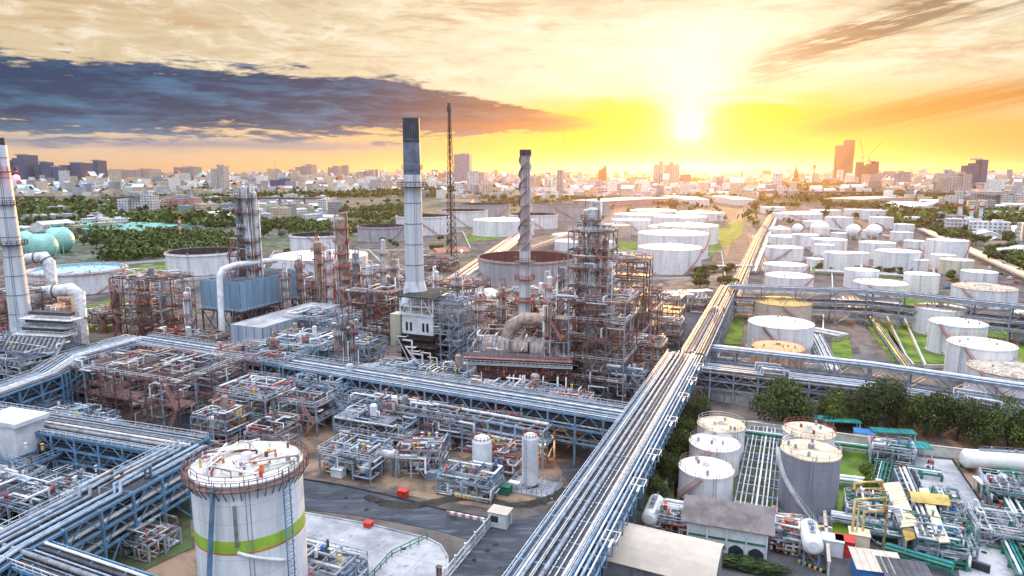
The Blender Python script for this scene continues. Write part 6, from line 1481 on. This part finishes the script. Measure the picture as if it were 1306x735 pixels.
# cream roofs in the green yard
def strip(pa,pb,pc,z,label,mt): 
    a,b,c=G(*pa,z),G(*pb,z),G(*pc,z); t=thing('roofed_rack',label,'rack',(a.x,a.y,0)); b-=a; c-=a; d=b+c; m=MB(); m.poly([(0,0,z),(b.x,b.y,z),(d.x,d.y,z),(c.x,c.y,z)]); m.poly([(c.x,c.y,z-.15),(d.x,d.y,z-.15),(b.x,b.y,z-.15),(0,0,z-.15)])
    n=14
    for k in range(n+1): q=b*(k/n); m.bar((q.x,q.y,z+.05),(q.x+c.x,q.y+c.y,z+.05),.08)
    m.build('roof',mt,t)
    for u in (0.02,.33,.66,.98):
        for v in (.05,.95): q=b*u+c*v; MB().box((q.x,q.y,z/2-.1),(.2,.2,z-.2)).build('post','pale_steel',t)
strip((1126,617),(1148,673),(1147,615),4.2,'cream sheet roofed rack at the left of the green yard','cream_sheet'); strip((1172,623),(1198,692),(1184,623),4.2,'long narrow cream roofed rack in the middle of the green yard','cream_sheet'); strip((1150,675),(1155,690),(1163,672),3.8,'short yellow roofed rack at the end of the cream one','yellow_paint')
canopy(1180,668,6,3.0,4.4,'arched yellow canopy over the pipe rack in the green yard','yellow_paint',rz=-.25,arc=True)
bridge('rack of dark ladders and white pipes between the cream roofs',[g(1185,672,3),g(1154,600,3)],3.6,3,[3],60,steel='pale_steel',npipe=(7,),spacing=2.2,truss=True,pm=['white_steel','cladding_dull','dark_steel'],maxr=.25,group='racks of the green yard')
for i,(a,b,w,lb) in enumerate([((1222,716),(1200,628),2.2,'green pipe run beside the yard road, nearer end down'),((1268,652),(1310,735),2.4,'green pipe run along the right side of the yard road'),((1115,640),(1128,590),2.6,'green pipes beside the slim conifers'),((1130,697),(1215,722),3,'green pipes along the bottom of the green yard'),((1230,585),(1300,606),3,'green pipes under the long bullet tank'),((1275,612),(1306,665),3,'green pipes by the blue pumps at the right edge'),((1150,596),(1200,603),2.6,'green pipes under the turquoise canopy')]):
    bridge(lb,[g(*a,1.5),g(*b,1.5)],w,1.3,[1.3],70+i,steel='pipe_green',npipe=(6,),spacing=4,truss=False,pm=['pipe_green','pipe_green','white_steel','teal_sheet'],maxr=.26,group='green pipe runs of the small yard')
for i,(px,py,w,d,h,lb,pal,np_) in enumerate([(1207,662,4,9,2.2,'row of green valves right of the narrow cream roof','green',32),(1165,695,16,6,2.6,'pump group with white motors at the bottom of the green yard','green',40),(1196,712,7,5,2.6,'pump group by the end of the yard road','green',44),
 (1290,640,9,7,3,'blue and green pump group at the right edge','green',46),(1285,690,10,8,2.6,'green framed pump pad at the lower right corner','green',32),(1105,668,7,5,3.4,'pump group left of the cream roof by the conifers','green',36),(1135,590,8,5,3,'pump group under the tiny turquoise canopy','green',36),(870,680,9,4,2.4,'small valve group beside the white horizontal tank','red',30),(1010,700,7,5,3,'valve group under the legged tank','red',34)]):
    module(px,py,w,d,h,1,lb,500+i,pal,np_,eq=1,grid=3.2,deck=.1,group='pump and valve groups of the small yard')
for i,(px,py,w,h,lb) in enumerate([(1150,612,10,14,'white upright drum by the turquoise canopy'),(1293,628,9,14,'white upright drum at the right edge of the small yard'),(1186,600,7,8,'tiny white drum right of the turquoise canopy')]): vtank(px,py-h,py,w,lb,shell='wall_white',group='small upright drums of the green yard')
# yellow pipe portals
for i,(px,py,h) in enumerate([(1085,700,8.5),(1086,660,6.5)]):
    p=G(px,py); t=thing('pipe_portal',['nearer yellow pipe portal over the grass','farther yellow pipe portal over the grass'][i],'pipe frame',(p.x,p.y,0),-.3,'yellow pipe portals'); MB().tube([(0,0,0),(0,0,h),(4.6,1.5,h+.2),(4.6,1.5,h-2),(1.6,.6,h-2.2),(1.6,.6,0)],.22,8).build('yellow_tube','yellow_pipe',t); MB().tube([(.6,0,0),(.6,0,h-1),(5,1.4,h-1),(5,1.4,0)],.14,8).build('thin_tube','yellow_pipe',t)
# bottom edge flat roofs
for i,(px,py,lb,mt) in enumerate([(1128,752,'rusty flat roof at the bottom edge below the green yard','sheet_tan'),(1165,765,'second flat roof right of the rusty one at the bottom edge','concrete_dark')]):
    shed([(px-34,py),(px+22,py+8),(px+20,py-16)],3.4,3.6,lb,'blue_paint',mt,mono=True)
# tank-bottom boxes and parked cars
def car(px,py,rz,col,label):
    p=G(px,py); t=thing('parked_car',label,'car',(p.x,p.y,0),rz,'vehicles'); m=MB(); m.box((0,0,.62),(4.3,1.8,.62)); m.build('body',col,t); m=MB(); z0,z1=.92,1.45
    a=[(-1.5,-.85,z0),(1.1,-.85,z0),(1.1,.85,z0),(-1.5,.85,z0)]; b=[(-1.1,-.7,z1),(.5,-.7,z1),(.5,.7,z1),(-1.1,.7,z1)]
    for k in range(4): m.quad(a[k],a[(k+1)%4],b[(k+1)%4],b[k])
    m.build('window','glass_dark',t); MB().box((-.3,0,z1+.03),(1.6,1.4,.06)).build('roof',col,t)
    for x in (-1.35,1.35):
        for y in (-.86,.86): MB().lathe([(0,-.1),(.33,-.1),(.33,.1),(0,.1)],12,(x,y,.33),axis='y').build('wheel','soot_black',t)
for i,a in enumerate([(1208,368,.4,'blue_paint','blue car by the cream tinted tank'),(1240,376,1.2,'wall_white','white car beside the low white tanks'),(1276,350,1.1,'dark_steel','dark car parked on the outer road'),(1288,356,1.1,'wall_white','white car parked on the outer road, second along'),(1296,361,1.1,'red_paint','red car parked on the outer road'),(1262,343,1.1,'wall_white','white car on the outer road, nearest the farm corner'),(1192,716,.2,'wall_white','white car beside the bottom pump group')]): car(*a)
# red and white striped chimney among the left trees
p=G(230,300); s=ppm(p); h=zat(p,277); t=thing('striped_mast','short red and white mast among trees at the far left','mast',(p.x,p.y,0))
for k in range(6): MB().cyl((0,0,h*k/6),1.1,h/6,10).build('band',['white_steel','red_paint'][k%2],t)
# low plant sheds behind the process block and left farm
for i,(a,b,c,e_,r_,lb,w,rf) in enumerate([((80,298),(190,302),(200,292),5,8,'long teal roofed hall behind the green spheres','house_grey','roof_teal'),((100,286),(150,288),(156,281),5,7,'pale roofed hall left of the lane','house_grey','roof_pale'),((130,296),(180,298),(186,290),5,8,'second teal roofed hall right of the spheres','house_grey','roof_teal'),((560,262),(600,262),(604,258),6,8,'low brown shed beyond the lattice mast','house_grey','roof_brown'),((728,262),(770,264),(775,255),9,10,'wide pink white building under the sun','block_pink','roof_pale'),
  ((872,262),(905,262),(908,256),10,12,'white building among glowing trees left of the avenue','house_white','roof_pale'),((935,262),(965,262),(966,256),10,12,'white building among glowing trees at the head of the avenue','house_white','roof_pale'),((1050,260),(1100,262),(1102,256),10,11,'long low office behind the right farm','block_cream','house_cream'),((1120,266),(1180,268),(1182,262),6,9,'pale shed right of the right farm','house_white','roof_pale'),
  ((560,330),(600,328),(602,322),4,6,'orange roofed hut under the lattice mast','house_cream','roof_terracotta'),((1245,300),(1306,306),(1306,292),6,9,'pale roofed hall beyond the outer road trees','house_white','roof_pale'),((1230,282),(1300,285),(1304,275),6,9,'green grey hall beyond the outer road','house_grey','roof_teal'),((1262,325),(1306,330),(1310,318),4,6,'pale house group behind the outer road trees','house_white','roof_pale')]):
    shed([a,b,c],e_,r_,lb,w,rf,ribs=False,group='far halls and sheds')
# bunds round the lawns and tank pits
def bund(pix,label,h=1.3,mt='sheet_white'):
    P_=[G(*q) for q in pix]; o=P_[0]; m=MB()
    for a,b in zip(P_,P_[1:]+P_[:1]): a=a-o;b=b-o; m.bar((a.x,a.y,h/2),(b.x,b.y,h/2),.5,h)
    ob=m.build('bund_wall',mt); ob.location=(o.x,o.y,0); tag(ob,label,'wall','low walls round the tanks')
for pts,lb in (([(60,345),(230,332),(235,352),(180,398),(40,400)],'low wall round the wide pale open tank'),([(222,334),(310,330),(330,350),(215,360)],'low wall round the pink rimmed open tank'),([(350,322),(470,320),(500,350),(330,352)],'low wall round the low wide white tank'),([(590,345),(770,345),(775,372),(575,372)],'low wall round the huge maroon tank'),([(1150,402),(1306,415),(1340,470),(1180,470)],'low wall round the lawn group'),([(930,405),(1050,405),(1048,470),(915,460)],'low wall round the rusty and the big railed tanks'),([(960,330),(1060,332),(1062,376),(950,374)],'low wall at the near end of the right farm'),([(1040,300),(1095,302),(1100,350),(1034,348)],'low wall round the second tank column'),([(1095,305),(1180,312),(1192,352),(1098,350)],'low wall round the third tank column'),([(955,300),(1040,302),(1036,330),(960,328)],'low wall in the left tank column'),([(430,300),(590,296),(600,318),(430,322)],'low wall round the tanks behind the white chimney'),([(790,322),(920,322),(925,356),(780,358)],'low wall round the front tanks of the left farm'),([(860,540),(1060,548),(1064,668),(845,655)],'low wall round the trio and the tall grey tank')): bund(pts,lb)
